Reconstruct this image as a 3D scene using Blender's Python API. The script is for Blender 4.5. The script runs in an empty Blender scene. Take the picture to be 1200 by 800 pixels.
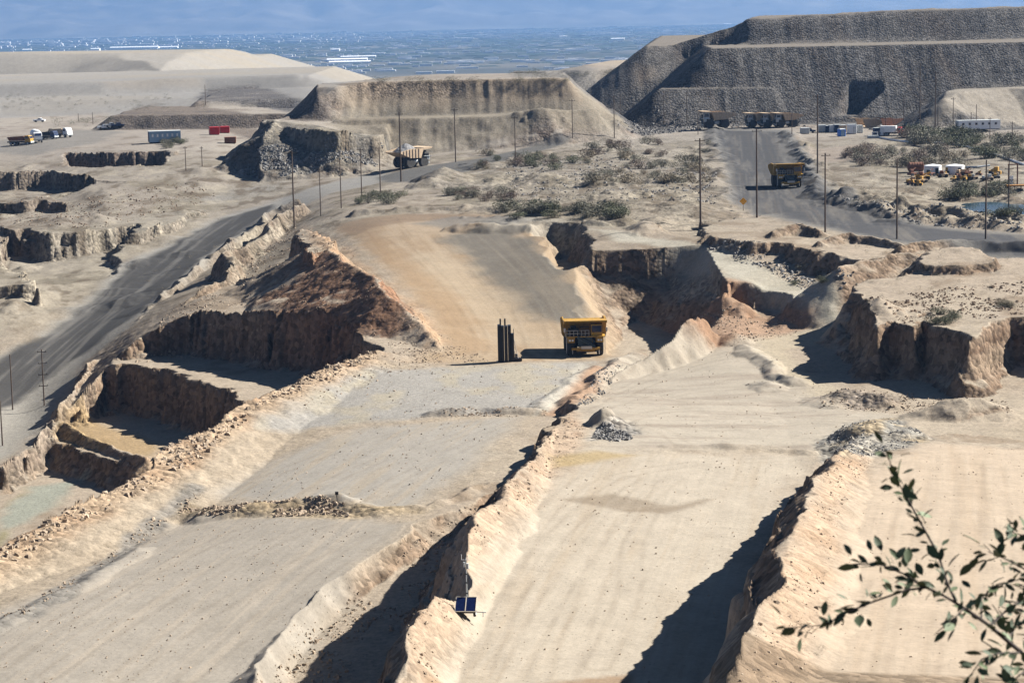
import bpy, bmesh, math, random
import numpy as np
from mathutils import Vector, Matrix, Euler, Quaternion

# ------------------------------------------------------------------ camera, light, world
scene = bpy.context.scene
COL = scene.collection
FPX = 2600.0                       # focal length in photo pixels (photo is 1200 x 800)
CAMZ = 60.0
PITCH = math.atan(385 / FPX)
ROLL = math.radians(1.2)
cp, sp = math.cos(PITCH), math.sin(PITCH)
FW = np.array([0, cp, -sp]); R0 = np.array([1.0, 0, 0]); U0 = np.array([0, sp, cp])
RT = math.cos(ROLL) * R0 - math.sin(ROLL) * U0
UP = math.cos(ROLL) * U0 + math.sin(ROLL) * R0

cam_d = bpy.data.cameras.new('camera')
cam_d.sensor_width = 36; cam_d.sensor_fit = 'HORIZONTAL'
cam_d.lens = FPX / 1200 * 36
cam_d.clip_start = 0.2; cam_d.clip_end = 120000
cam_d.dof.use_dof = True
cam_d.dof.focus_distance = 330; cam_d.dof.aperture_fstop = 13
cam = bpy.data.objects.new('camera', cam_d); COL.objects.link(cam)
m3 = Matrix((RT, UP, -FW)).transposed()
cam.matrix_world = Matrix.Translation((0, 0, CAMZ)) @ m3.to_4x4()
scene.camera = cam

SUN_EL = math.radians(36); SUN_AZ = math.radians(22)    # azimuth measured from +X (right) towards +Y (away)
sdir = Vector((math.cos(SUN_EL) * math.cos(SUN_AZ), math.cos(SUN_EL) * math.sin(SUN_AZ), math.sin(SUN_EL)))
sun_d = bpy.data.lights.new('sun', 'SUN'); sun_d.energy = 5.0; sun_d.angle = math.radians(0.53)
sun_d.color = (1.0, 0.966, 0.915)
sun = bpy.data.objects.new('sun', sun_d); COL.objects.link(sun)
sun.rotation_euler = sdir.to_track_quat('Z', 'Y').to_euler(); sun.location = (100, 50, 200)

world = bpy.data.worlds.new('World'); scene.world = world; world.use_nodes = True
wn = world.node_tree.nodes; wl = world.node_tree.links; wn.clear()
sky = wn.new('ShaderNodeTexSky'); sky.sky_type = 'NISHITA'; sky.sun_disc = False
sky.sun_elevation = SUN_EL; sky.sun_rotation = math.radians(90) - SUN_AZ
sky.altitude = 2600; sky.air_density = 0.3; sky.dust_density = 0.1
bg = wn.new('ShaderNodeBackground'); bg.inputs['Strength'].default_value = 0.05
wo = wn.new('ShaderNodeOutputWorld')
wl.new(sky.outputs[0], bg.inputs[0]); wl.new(bg.outputs[0], wo.inputs[0])

vs = scene.view_settings
vs.view_transform = 'Standard'; vs.look = 'None'; vs.gamma = 1.0; vs.use_curve_mapping = False
vs.exposure = 1.88
scene.cycles.diffuse_bounces = 1; scene.cycles.volume_bounces = 2; scene.cycles.max_bounces = 8

# ------------------------------------------------------------------ helpers: pixels and noise
def ray(x, y):
    return FW * FPX + RT * (x - 600) - UP * (y - 400)
def px(x, y, z):
    d = ray(x, y); t = (z - CAMZ) / d[2]
    return d[0] * t, d[1] * t
def proj(p):
    v = np.array(p, float) - np.array([0, 0, CAMZ]); w = v @ FW
    return 600 + FPX * (v @ RT) / w, 400 - FPX * (v @ UP) / w

def _h(ix, iy, seed):
    n = (ix * 374761393 + iy * 668265263 + seed * 362437) & 0xffffffff
    n = ((n ^ (n >> 13)) * 1274126177) & 0xffffffff
    return ((n ^ (n >> 16)) & 0xffff).astype(np.float32) / 32767.5 - 1.0
def noise(x, y, seed=0):
    xf = np.floor(x); yf = np.floor(y)
    ix = xf.astype(np.int64); iy = yf.astype(np.int64)
    u = (x - xf).astype(np.float32); v = (y - yf).astype(np.float32)
    u = u * u * (3 - 2 * u); v = v * v * (3 - 2 * v)
    a = _h(ix, iy, seed); b = _h(ix + 1, iy, seed); c = _h(ix, iy + 1, seed); d = _h(ix + 1, iy + 1, seed)
    return (a + (b - a) * u) * (1 - v) + (c + (d - c) * u) * v
def fbm(x, y, seed=0, octv=4, gain=0.5):
    t = np.zeros(np.shape(x), np.float32); a = 1.0; s = 0.0
    for o in range(octv):
        t += a * noise(x, y, seed + o * 17); s += a
        x = x * 2.03 + 11.3; y = y * 2.03 + 7.1; a *= gain
    return t / s
def sstep(a, b, x):
    t = np.clip((x - a) / (b - a), 0, 1); return t * t * (3 - 2 * t)

# ------------------------------------------------------------------ ground grid (finer where the ground is seen larger)
def spread(segs):
    out = [segs[0][0]]
    for a, b, st in segs:
        n = max(1, int(round((b - a) / st))); out += list(a + (b - a) * (np.arange(n) + 1) / n)
    return np.array(out)
rows = spread([(-30, 4, 1.2), (4, 12, .5), (12, 130, 3.0), (130, 185, 1.0), (185, 260, .34), (260, 470, .42), (470, 720, .62),
               (720, 960, .95), (960, 1500, 4.0), (1500, 3000, 25), (3000, 24000, 350), (24000, 60000, 3000)])
ca = spread([(-0.65, -0.29, .012), (-0.29, -0.262, .003), (-0.262, 0.262, .524 / 750), (0.262, 0.29, .003), (0.29, 0.65, .012)])
NR, NC = len(rows), len(ca)
YY = np.repeat(rows[:, None], NC, 1).astype(np.float32)
XX = (ca[None, :] * (YY + 60)).astype(np.float32)
X = XX.ravel(); Y = YY.ravel()

wsc = np.clip(Y / 330, .6, 2.0) * sstep(815, 730, Y)
WX = (wsc * (1.7 * noise(X / 17, Y / 17, 801) + .9 * noise(X / 6.3, Y / 6.3, 802) + .35 * noise(X / 2.1, Y / 2.1, 803))).astype(np.float32)
WY = (wsc * (1.7 * noise(X / 17, Y / 17, 811) + .9 * noise(X / 6.3, Y / 6.3, 812) + .35 * noise(X / 2.1, Y / 2.1, 813))).astype(np.float32)
def plan(pts):
    out = []
    for p in pts:
        if p[0] == 'w': out.append((p[1], p[2], p[3] if len(p) > 3 else 0))
        elif p[0] == 'd':                    # photo pixel with a known distance
            d = ray(p[1], p[2]); t = p[3] / d[1]; out.append((d[0] * t, p[3], CAMZ + d[2] * t))
        else:
            a, b = px(*p); out.append((a, b, p[2]))
    return np.array(out, np.float64)

def seg_dist(P, xs, ys, closed):
    """distance to polyline / polygon boundary, parameter along it, signed side, inside flag"""
    n = len(P); best = np.full(xs.shape, 1e9, np.float32); par = np.zeros(xs.shape, np.float32)
    side = np.zeros(xs.shape, np.float32); ins = np.zeros(xs.shape, bool)
    for i in range(n if closed else n - 1):
        ax, ay = P[i][:2]; bx, by = P[(i + 1) % n][:2]
        dx, dy = bx - ax, by - ay; L = dx * dx + dy * dy + 1e-9
        t = np.clip(((xs - ax) * dx + (ys - ay) * dy) / L, 0, 1)
        ex = xs - (ax + dx * t); ey = ys - (ay + dy * t)
        d = ex * ex + ey * ey
        m = d < best
        best[m] = d[m]; par[m] = i + t[m]
        if not closed: side[m] = (dx * (ys - ay) - dy * (xs - ax))[m]
        else:
            c = (ay > ys) != (by > ys)
            with np.errstate(divide='ignore', invalid='ignore'):
                ins ^= c & (xs < dx * (ys - ay) / (dy if abs(dy) > 1e-9 else 1e-9) + ax)
    return np.sqrt(best), par, side, ins

def near(P, margin):
    return np.nonzero((X > P[:, 0].min() - margin) & (X < P[:, 0].max() + margin) &
                      (Y > P[:, 1].min() - margin) & (Y < P[:, 1].max() + margin))[0]
def planefit(P, xs, ys):
    A = np.c_[P[:, 0], P[:, 1], np.ones(len(P))]
    c = np.linalg.lstsq(A, P[:, 2], rcond=None)[0]
    return (c[0] * xs + c[1] * ys + c[2]).astype(np.float32)
def idw(P, xs, ys, pw=3.0):
    num = np.zeros(xs.shape, np.float64); den = np.zeros(xs.shape, np.float64)
    for p in P:
        w = 1.0 / (((xs - p[0]) ** 2 + (ys - p[1]) ** 2) + 1.0) ** (pw / 2); num += w * p[2]; den += w
    return (num / den).astype(np.float32)
def fall(d, cliff, s1, s2):
    d = np.maximum(d, 0); c = cliff / s1
    return np.where(d < c, s1 * d, cliff + s2 * (d - c))

# ------------------------------------------------------------------ base height: thin plate through measured ground points
BASE = [  # photo x, photo y, height above the pit floor
 (-60,860,-5),(150,790,-4.5),(0,700,-4),(300,800,-5),(200,680,-3.2),(330,590,-2),(480,510,-.5),(560,440,0),(440,440,0),(620,424,0),(690,420,-.6),(640,500,0),
 (600,395,-.5),(690,385,0),(560,330,4),(640,330,4.5),(500,330,4.5),(520,285,8),(600,275,9),(450,262,10),(640,262,10.5),
 (560,252,11),(700,252,11.5),(760,262,11.5),(925,225,12),(870,190,12.7),(850,165,13.6),(838,150,14.5),(600,205,12.6),(700,170,14),(800,200,12.6),
 (470,200,11.0),(440,206,9.6),(560,185,12.6),(400,245,9.5),(440,235,10.5),(520,230,11.5),(360,262,6.5),(380,235,8),(400,222,8.4),
 (1000,255,12),(1150,272,11.3),(1230,282,11),(1100,250,11),(1160,244,10.8),(1230,235,11),(1050,200,12.5),(1180,200,13),(1000,158,14.5),(1150,162,14.5),(1300,170,14.5),(1000,180,13.8),
 (30,480,-18),(0,510,-18.5),(170,330,-6),(90,410,-12),(250,280,-.5),(330,236,4.5),(-80,560,-19),(-60,480,-16),(-60,400,-11),(20,390,-10),(100,330,-6),
 (280,335,1),(230,350,0),(340,300,4),(330,352,1.5),(210,370,-1),(150,400,-6),(440,400,1),(120,440,-10),(80,480,-15),
 (0,330,-4),(60,312,-3.5),(-80,330,-4),(150,290,-1),(200,255,2.5),(100,250,4),(0,250,4),(-80,250,4),(260,235,4.5),(200,235,5.5),(60,236,5),
 (-60,226,6),(330,215,8),(250,205,10),(250,175,14.5),(60,170,15),(-80,170,15),(150,165,15.5),(300,160,15),(100,140,14),(0,140,13),(-100,140,13),(200,140,15),
 (800,440,0),(950,440,0),(860,385,2),(900,380,1),(1100,460,0),(1250,480,0),(800,490,0),(1000,500,.4),(1200,510,.8),(770,400,-.5),(740,420,-.5),
 (800,600,0),(750,800,-2),(1000,700,0),(1250,700,1),(1200,860,0)]
B = plan(BASE)
def uv(a, b): return a / (b + 40.0) * 8.0, 1200.0 / (b + 40.0)
def tps(P, xs, ys):
    u, v = uv(P[:, 0], P[:, 1]); n = len(P)
    def K(r2): return 0.5 * r2 * np.log(r2 + 1e-6)
    D = (u[:, None] - u) ** 2 + (v[:, None] - v) ** 2
    M = np.zeros((n + 3, n + 3)); M[:n, :n] = K(D) + 0.004 * np.eye(n)
    M[:n, n] = M[n, :n] = 1; M[:n, n + 1] = M[n + 1, :n] = u; M[:n, n + 2] = M[n + 2, :n] = v
    w = np.linalg.solve(M, np.r_[P[:, 2], 0, 0, 0])
    uu, vv = uv(xs, ys)
    out = w[n] + w[n + 1] * uu + w[n + 2] * vv
    for i in range(n):
        out += w[i] * K((uu - u[i]) ** 2 + (vv - v[i]) ** 2)
    return out
H = np.full(X.shape, 14.5, np.float32)
near_m = np.nonzero((Y > 150) & (Y < 1000) & (np.abs(X) < 0.34 * (Y + 60)))[0]
Hn = np.clip(tps(B, X[near_m].astype(np.float64), Y[near_m].astype(np.float64)), -21, 17)
wgt = sstep(1000, 860, Y[near_m]) * sstep(.34, .29, np.abs(X[near_m]) / (Y[near_m] + 60))
lowside = np.where(Y[near_m] < 420, 2.0, 13.0)
H[:] = np.where(Y < 420, 2.0, 14.0)
H[near_m] = Hn * wgt + H[near_m] * (1 - wgt)
# beyond the mine the ground falls to the valley floor
far = sstep(1300, 4200, Y)
H = H * (1 - far) + (-125 - (Y - 4200) * 0.0009) * far

# ------------------------------------------------------------------ shaping operations
def plateau(pts, s1=3.0, s2=.75, cliff=99, amp=1.2, sc=7.0, top='plane', margin=40, seed=1, ribs=0.0, gul=0.0):
    P = plan(pts); i = near(P, margin)
    xs, ys = X[i] + WX[i], Y[i] + WY[i]
    d, par, _, ins = seg_dist(P, xs, ys, True)
    sd = np.where(ins, -d, d) + amp * fbm(xs / sc, ys / sc, seed, 3)
    if ribs: sd += ribs * (np.abs(noise(xs / 2.6, ys / 2.6, seed + 5)) - .3)
    if gul: sd += gul * (np.abs(noise(xs / 4.2, ys / 40, seed + 8)) + .6 * np.abs(noise(xs / 1.9, ys / 25, seed + 9)) - .5)
    t = planefit(P, xs, ys) if top == 'plane' else (idw(P, xs, ys) if top == 'idw' else np.float32(top))
    H[i] = np.maximum(H[i], t - fall(sd, cliff, s1, s2))
def pit(pts, s1=3.0, s2=.75, talus=0, amp=1.2, sc=7.0, margin=40, seed=3, ribs=0.0, top='plane'):
    P = plan(pts); i = near(P, margin)
    xs, ys = X[i] + WX[i], Y[i] + WY[i]
    d, par, _, ins = seg_dist(P, xs, ys, True)
    sd = np.where(ins, -d, d) + amp * fbm(xs / sc, ys / sc, seed, 3)
    if ribs: sd += ribs * (np.abs(noise(xs / 2.2, ys / 2.2, seed + 5)) - .3)
    t = planefit(P, xs, ys) if top == 'plane' else np.float32(top)
    H[i] = np.minimum(H[i], t + fall(sd, talus, s2, s1) if talus else t + fall(sd, 99, s1, s1))
def ridge(pts, sl=.8, sr=.8, amp=.5, sc=5.0, margin=40, seed=7, cut=None):
    """absolute crest line; left / right slopes as seen walking along it"""
    P = plan(pts); i = near(P, margin)
    xs, ys = X[i] + WX[i], Y[i] + WY[i]
    d, par, side, _ = seg_dist(P, xs, ys, False)
    k = np.minimum(par.astype(int), len(P) - 2); f = par - k
    z = P[k, 2] * (1 - f) + P[k + 1, 2] * f
    n = fbm(xs / sc, ys / sc, seed, 3)
    n = n + .7 * noise(xs / 11, ys / 11, seed + 3)
    dd = np.maximum(d + .6 * n, 0)
    t = z + amp * n - np.where(side > 0, fall(dd, cut, sl, 4.0) if cut else sl * dd, sr * dd)
    H[i] = np.maximum(H[i], t.astype(np.float32))
def berm(pts, h=1.2, w=3.0, amp=.4, seed=9, sc=4.0):
    P = plan(pts); i = near(P, w * 2 + 2)
    xs, ys = X[i] + WX[i], Y[i] + WY[i]
    d, par, side, _ = seg_dist(P, xs, ys, False)
    n = fbm(xs / sc, ys / sc, seed, 3)
    e = np.clip(1 - d / (w * (1 + .5 * n)), 0, 1)
    H[i] += h * (1 + amp * 1.6 * n) * e ** .8
def mound(x, y, z, rx, ry, h, seed=11, amp=.35, pw=1.0):
    cx, cy = px(x, y, z)
    i = near(np.array([[cx, cy]]), max(rx, ry) * 1.6)
    xs, ys = X[i], Y[i]
    n = fbm(xs / (rx * .5), ys / (rx * .5), seed, 3)
    r = np.sqrt(((xs - cx) / rx) ** 2 + ((ys - cy) / ry) ** 2) * (1 + amp * n)
    H[i] += h * np.clip(1 - r, 0, 1) ** pw

# -- valley side: far tailings banks on the left
plateau([('d',-200,66,1560),('d',0,62,1540),('d',125,63,1520),('d',160,71,1480),('d',188,81,1430),('w',-230,2200,25),('w',-1100,2200,25)], .32, .3, amp=4, sc=60, top='idw', margin=140)
plateau([('d',-200,101,1240),('d',0,99,1240),('d',120,96,1240),('d',240,90.5,1260),('d',345,87.5,1260),('d',360,89,1260),('w',-110,1450,28),('w',-600,1450,27)], .35, .3, amp=3, sc=50, top='idw', margin=120)
plateau([(-160,128,19),(0,122,19),(170,116,20),(330,112,21),(420,112,21),('w',-90,1250,20),('w',-500,1250,20)], .15, .12, amp=5, sc=40, margin=120)
plateau([(600,84,26),(680,82,27),(740,80,27),(800,75,28),('w',160,1500,28),('w',70,1500,27),('w',22,1250,27)], .6, .6, amp=3, sc=20)
# brown dumps in front of them
plateau([(238,118,22),(262,105,24),(300,104,24),(390,101,24.5),(420,110,24),('w',-70,1010,24),('w',-140,1010,24)], .75, .7, amp=2.5, sc=14)
plateau([(148,132,20.5),(180,124,21),(260,124,21),(330,126,21),(385,128,20),('w',-80,920,21),('w',-165,930,21)], .7, .6, amp=2.0, sc=14)
# -- tan mesa
plateau([('d',372,112,800),('d',402,101,812),('d',432,96,818),('d',505,94.5,820),('d',585,93,820),('d',650,91.5,820),('d',662,93,820),('w',24,925,35),('w',-30,940,35),('w',-72,880,34)], 1.0, .72, 6, amp=2.0, sc=25, gul=.7, top='idw', seed=21)
plateau([('d',392,141,786),('d',470,139,788),('d',560,137,790),('d',640,130,792),('d',690,128,800),('d',720,141,806),('d',735,149,812),('w',40,870,22),('w',-50,860,24)], .8, .58, 5, amp=1.6, sc=15, gul=.7, top='idw', seed=22)
# -- grey heap with the dark crest, left of the mesa
plateau([(313,144,24.5),(330,148,24),(360,151,23.5),(398,154,23),(440,160,20.5),(452,170,16),('w',-42,790,22),('w',-75,800,24),('w',-84,770,25)], 4.5, .62, 6, amp=1.4, sc=7, top='idw', seed=31, ribs=1.2)
ridge([(316,143,25.5),(345,134,24.5),(385,112,31),(400,103,34)], .8, .5, seed=33)
# -- right hand waste dumps
plateau([(757,56,43.5),(800,52,44.5),(900,50,44.5),('w',330,1300,45),('w',90,1300,45)], .72, .72, amp=1.2, sc=16, seed=41, gul=.4)
plateau([('d',772,104,884),('d',830,103,884),('d',905,104,884),('w',120,930,28),('w',68,935,28)], .8, .75, amp=1.0, sc=12, seed=42, gul=.4)
plateau([('d',832,54,906),('d',900,53,904),('d',1000,52,902),('d',1100,51,900),('d',1400,49,898),('w',360,1100,45),('w',95,1100,44)], .8, .74, amp=1.2, sc=14, top=44, seed=43, gul=.5)
plateau([('d',848,46,985),('d',885,21,985),('d',960,17,985),('d',1060,12,985),('d',1200,8,985),('d',1400,4,985),('w',360,1100,58),('w',128,1100,56)], .78, .74, amp=1.2, sc=16, top='idw', seed=44, gul=.5)
ridge([('d',890,21,991),('d',960,16,991),('d',1060,11,991),('d',1200,7,991),('d',1400,3,991)], .3, .6, amp=.6, seed=45)
# excavated notch in the dump face
pit([('w',125,868),('w',136,868),('w',146,881),('w',137,881)], 3.5, 3.5, amp=.3, seed=46, margin=9, top=17.5)
# tan heap at far right
plateau([(1105,116,26),(1130,107,28),(1180,104,28),(1330,102,28),('w',260,870,28),('w',175,870,27)], .62, .55, amp=1.8, sc=8, top='idw', seed=47)
# -- left terraces (cliffs facing the camera)
plateau([(78,180,13.6),(105,176,14),(130,184,13.6),(165,183,14),(205,178,14.6),(240,168,15),(240,150,15.5),(60,150,15.5),(62,172,14.5)], 6, .7, 6, amp=2.0, sc=6, seed=51, ribs=1.2, top='idw', margin=14)
plateau([(-120,204,10.6),(0,204,10.6),(50,204,10.4),(80,208,10),(120,212,9.4),(185,214,8.8),(215,208,9.5),(240,190,11.5),(60,185,12),(-120,185,12)], 6, .8, 5, amp=1.6, sc=6, seed=52, ribs=1.0, top='idw', margin=14)
plateau([(-120,234,7.2),(0,235,7.2),(30,238,6.8),(45,236,6.8),(70,240,6.3),(60,226,7),(-120,222,7.6)], 6, .8, 3, amp=1.2, sc=5, seed=53, ribs=.8, margin=10)
plateau([(18,272,2.6),(34,268,2.8),(60,276,2.4),(100,273,2.4),(160,275,2),(185,268,2.4),(240,248,3.5),(120,250,4),(40,252,4),(8,266,3)], 6, .9, 5, amp=2.2, sc=6, seed=54, ribs=1.4, margin=14)
plateau([(-120,336,-3.2),(0,336,-3.2),(22,336,-3.4),(34,340,-3.6),(40,330,-3),(30,318,-2.6),(-120,316,-2.4)], 6, .9, 4, amp=1.2, sc=5, seed=55, ribs=1.0, margin=12)
pit([(20,302,-4.8),(60,308,-4.8),(104,302,-4.2),(150,292,-3.4),(120,330,-6),(40,340,-7),(10,320,-5)], 6, 1.0, 1.5, amp=1.6, sc=6, seed=56, ribs=1.6, margin=7)
pit([(-100,226,4.4),(0,224,4.4),(60,222,4.6),(120,232,4.2),(60,240,3.8),(-100,244,3.8)], 6, 1.0, 1.0, amp=1.2, sc=6, seed=57, ribs=1.4, margin=7)
pit([(80,204,6.4),(130,206,6.2),(196,202,6.8),(180,214,6),(90,214,6)], 6, 1.0, 1.0, amp=1.2, sc=6, seed=58, ribs=1.4, margin=9)
# -- right: slope down from the upper haul road to the white road
plateau([(815,276,11.6),(860,283,11.6),(905,284,11.6),(960,293,11.2),(1010,304,10.6),(1060,300,10.8),(1130,286,11.4),(1260,290,11.2),(1260,255,11.5),(960,245,12),(820,262,11.8)], 1.3, .7, 3.5, amp=2.4, sc=6, seed=61, ribs=1.8, top='idw', margin=40)
# H: the bank right of the ramp
plateau([(641,268,10.6),(658,284,9.8),(688,293,9.2),(700,306,8.6),(716,318,8.2),(742,312,8.6),(768,330,7.6),(790,345,7.2),(802,352,7.0),(812,342,7.2),(850,330,7.4),(905,344,5.6),(940,358,4.2),(985,366,3.2),(1010,330,7),(900,292,9.4),(820,278,10.6),(740,268,11.2),(690,262,11.2)],
        3.2, 1.05, 6, amp=1.4, sc=8, seed=62, ribs=.8, top='idw', margin=30)
pit([(648,290,5),(690,322,4),(672,328,3.6),(650,310,5)], 1.5, 1.0, amp=.8, margin=8, seed=60, top=4.2)
# trench along the foot of the bank
ridge([(795,346,7.8),(806,356,7.8),(803,374,6.6),(788,394,4.6),(756,418,2.4),(726,440,.8)], 1.3, 3.5, amp=.4, seed=59)
pit([(722,368,-1),(745,350,0),(785,360,1),(796,376,2),(775,396,0),(742,416,-1.2),(722,408,-1.2)], .9, .9, amp=.8, margin=10, seed=63, top=-5)
# K: right hand bluff
plateau([(986,344,9.2),(1004,352,9.0),(1016,366,8.8),(1036,382,8.4),(1056,374,8.6),(1078,384,8.4),(1092,366,9),(1110,384,8.6),(1128,398,8.4),(1150,384,8.8),(1185,374,9.2),(1300,380,9.2),(1300,300,11.4),(1160,304,11.2),(1080,318,10.4),(1040,326,10),(1000,334,9.6)],
        3.0, 1.05, 6, amp=1.8, sc=9, seed=64, ribs=.9, top='idw', margin=40)
plateau([(1078,300,12.6),(1090,290,13.4),(1130,289,13.4),(1162,300,12.6),(1160,309,12),(1085,310,12)], 1.4, .6, 3, amp=1.0, sc=5, seed=65, ribs=1.0, margin=20)
ridge([(985,312,11.4),(1025,302,11.8),(1062,295,12.2)], .8, .8, amp=.8, seed=66)
ridge([(905,272,12.8),(930,262,13.6),(955,268,13.2)], .6, .8, amp=.8, seed=67)
ridge([(968,284,12.2),(1000,272,13.4),(1030,274,13.2),(1050,282,12.4)], .6, .8, amp=.8, seed=68)
ridge([(1050,287,12.4),(1100,280,12.8),(1160,281,12.4),(1260,285,12.2)], .6, .8, amp=.9, seed=69)
# G: spoil bank left of the ramp
ridge([(372,282,12.0),(400,302,11.4),(430,325,9.6),(462,350,7.2),(482,372,4.6),(500,392,2.4)], .9, .56, amp=.6, sc=4, seed=71)
plateau([(343,276,11.0),(350,264,12.2),(372,274,12.4),(388,290,11.6),(366,300,11)], 5, 2.0, 8, amp=1, sc=4, seed=72)
# -- left pits stepping down
# the two low banks beside the left haul road
ridge([(-10,585,-18),(20,545,-17.2),(45,515,-16),(75,478,-14),(112,424,-10),(152,385,-7),(205,337,-3),(250,297,.6),(300,262,4.0),(330,243,6.2),(352,232,8.4)], 1.2, 1.2, amp=1.8, sc=7, seed=84)
ridge([(70,520,-15.6),(100,480,-13),(135,440,-9),(165,408,-5.5),(205,365,-1.2),(255,322,3.0),(300,278,5.8),(330,252,8.0),(360,238,9.2)], 1.3, 1.4, amp=2.0, sc=7, seed=85)
pit([(182,386,-3),(205,371,-.5),(240,363,1.3),(300,368,1.7),(370,382,1.7),(418,398,1.5),(422,414,1.9),(395,425,1.7),(320,459,1.5),(262,489,.9),(240,500,.6),(150,470,-12),(118,440,-10.5)], 5.0, .9, 1.2, amp=1.6, sc=5, seed=81, ribs=1.8, margin=12, top=-8.5)
pit([(100,456,-11),(145,432,-9),(180,436,-8.5),(215,446,-8.5),(258,464,-8.5),(266,488,.9),(225,514,.5),(178,546,-.2),(120,575,-19),(60,540,-19),(75,497,-17)], 5.0, .9, 1.2, amp=1.6, sc=5, seed=82, ribs=1.8, margin=12, top=-18.2)
pit([(15,550,-18.5),(66,516,-17),(120,530,-17),(180,542,-16.5),(178,546,-.2),(150,561,-.5),(70,605,-1.3),(0,643,-2.1),(-80,689,-2.7),(-160,700,-23),(-160,640,-23)], 4.0, .9, 1.0, amp=1.4, sc=5, seed=83, ribs=1.4, margin=12, top=-22.5)
# spur between the pits
ridge([(72,492,-15.6),(110,512,-16.4),(150,524,-16.8),(180,534,-16.5)], .9, .9, amp=.5, seed=86)
# E: rubble bank left of road A
ridge([(-80,690,-2.6),(0,644,-2.0),(70,606,-1.2),(150,562,-.4),(225,515,.6),(262,490,1.0),(320,460,1.6),(390,428,1.8),(440,410,2.0)], 2.2, .28, amp=.5, sc=3, seed=87, cut=3.0)
# -- B over A: the right lane sits on a bank
plateau([(452,830,5.4),(470,760,5.4),(492,712,5.2),(520,660,5.0),(560,610,4.6),(600,568,3.6),(632,528,2.2),(652,494,1.0),(668,480,.2),(760,470,.1),(1000,470,.1),(1300,500,0),(1300,860,-3)],
        1.5, 3.0, 1.5, amp=1.8, sc=6, seed=91, ribs=1.0, top='plane', margin=30)
ridge([(446,830,8.0),(464,765,8.0),(490,712,7.8),(520,660,7.5),(556,612,7.2),(594,570,6.0),(628,530,4.0),(650,494,2.2),(662,478,.9)], 1.1, .8, amp=.7, sc=4, seed=92, cut=2.0)
# trench and low second bank left of it
ridge([(262,840,-3.4),(318,760,-3.0),(380,690,-2.4),(450,632,-1.6),(515,590,-.7),(575,560,.2)], .6, .5, amp=.9, sc=4, seed=93)
pit([(322,850,-6.5),(356,765,-6),(402,716,-5.6),(460,672,-4.6),(520,625,-2.6),(575,585,-1.0),(530,650,-3.6),(505,690,-5.2),(480,740,-6.4),(458,850,-7)], 2, 1.0, 2.0, amp=1.2, seed=90, margin=10)
# -- D over B: ramp on the right, with its windrow
plateau([(838,860,19.6),(860,800,19.0),(878,740,18.0),(894,690,16.6),(917,640,14.4),(942,590,11.6),(965,552,8.2),(985,525,4.6),(1010,512,2.4),(1100,512,1.4),(1330,525,1.6),(1330,860,19.6)],
        1.2, 4.0, 2.0, amp=1.6, sc=6, seed=94, ribs=1.3, top='plane', margin=30)
ridge([(842,850,22.4),(864,790,22.0),(882,735,21.2),(900,682,20.0),(924,632,17.8),(946,585,14.6),(968,548,10.8),(992,520,6.6),(1020,506,3.6)], 1.0, .5, amp=.6, sc=4, seed=95, cut=2.4)
mound(1030,512,1.0, 7.5, 10, 3.0, seed=96)
mound(1000,520,1.0, 5, 8, 1.4, seed=97)
# small heaps and windrows on the middle flat
mound(716,512,.1, 3.2, 5, 1.9, seed=101); mound(705,514,.1, 2.2, 4, 1.4, seed=102)
mound(838,357,3.6, 5.0, 6, 3.0, seed=103); mound(868,360,3.4, 4.0, 5, 2.2, seed=104); mound(930,365,3.2, 5, 8, 1.6, seed=105)
mound(985,470,.1, 6, 6, 1.5, seed=106); mound(1010,469,.1, 5, 6, 1.2, seed=107); mound(1035,474,.1, 3.2, 5, 1.5, seed=108); mound(900,453,.1, 3.4, 5, 1.0, seed=109)
mound(1110,486,.2, 8, 6, 2.0, seed=110); mound(1150,486,.2, 8, 6, 1.8, seed=111); mound(860,400,1.2, 4, 6, 1.4, seed=112)
mound(1030,420,1.0, 5, 9, 2.6, seed=113); mound(980,402,1.0, 3, 7, 1.8, seed=114)
berm([(872,408,1),(892,424,.5),(920,442,.2),(945,449,.1)], 1.0, 2.0, seed=115)
berm([(220,596,-2),(300,598,-2),(360,596,-2),(402,598,-2)], 1.1, 3.0, seed=116)
berm([(405,600,-2),(450,606,-1.6),(490,598,-1)], .5, 2.0, seed=117)
berm([(500,486,0),(560,480,0),(630,482,0)], .8, 1.8, seed=118)
berm([(690,430,0),(660,460,0),(640,478,0)], .5, 2.0, seed=119)
berm([(795,385,1),(760,405,0),(728,425,0),(700,452,0),(680,476,0)], 1.0, 2.2, seed=120)
berm([(770,533,.4),(830,530,.4),(900,528,.4),(950,530,.6)], .5, 1.6, seed=121)
berm([(165,640,-3),(110,680,-3.4),(40,720,-3.8),(-40,760,-4)], .5, 1.6, seed=122)
# windrows along the upper haul road
berm([(838,150,14.5),(836,180,13),(842,210,12.4),(850,238,12)], 1.0, 3.5, seed=123, amp=.6)
berm([(925,158,14),(940,180,13),(955,205,12.5),(960,228,12),(1000,242,12),(1070,257,11.6),(1120,263,11.5),(1200,270,11.4)], 1.5, 4.0, seed=124, amp=.6)
berm([(1010,238,12),(1060,246,11.6),(1120,254,11.4),(1200,260,11.2)], 1.8, 5.0, seed=125, amp=.6)
berm([(530,262,11),(590,262,11),(650,263,11),(720,262,11.4)], 1.3, 3.0, seed=126)
berm([(420,250,10),(470,248,10.6),(530,246,11)], 1.0, 3.0, seed=127)
mound(520,212,11.6, 10, 14, 4.0, seed=128); mound(505,218,11.4, 8, 10, 2.6, seed=129)
mound(755,268,11.3, 5, 8, 2.0, seed=130); mound(770,262,11.3, 5, 8, 1.6, seed=131)
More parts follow.
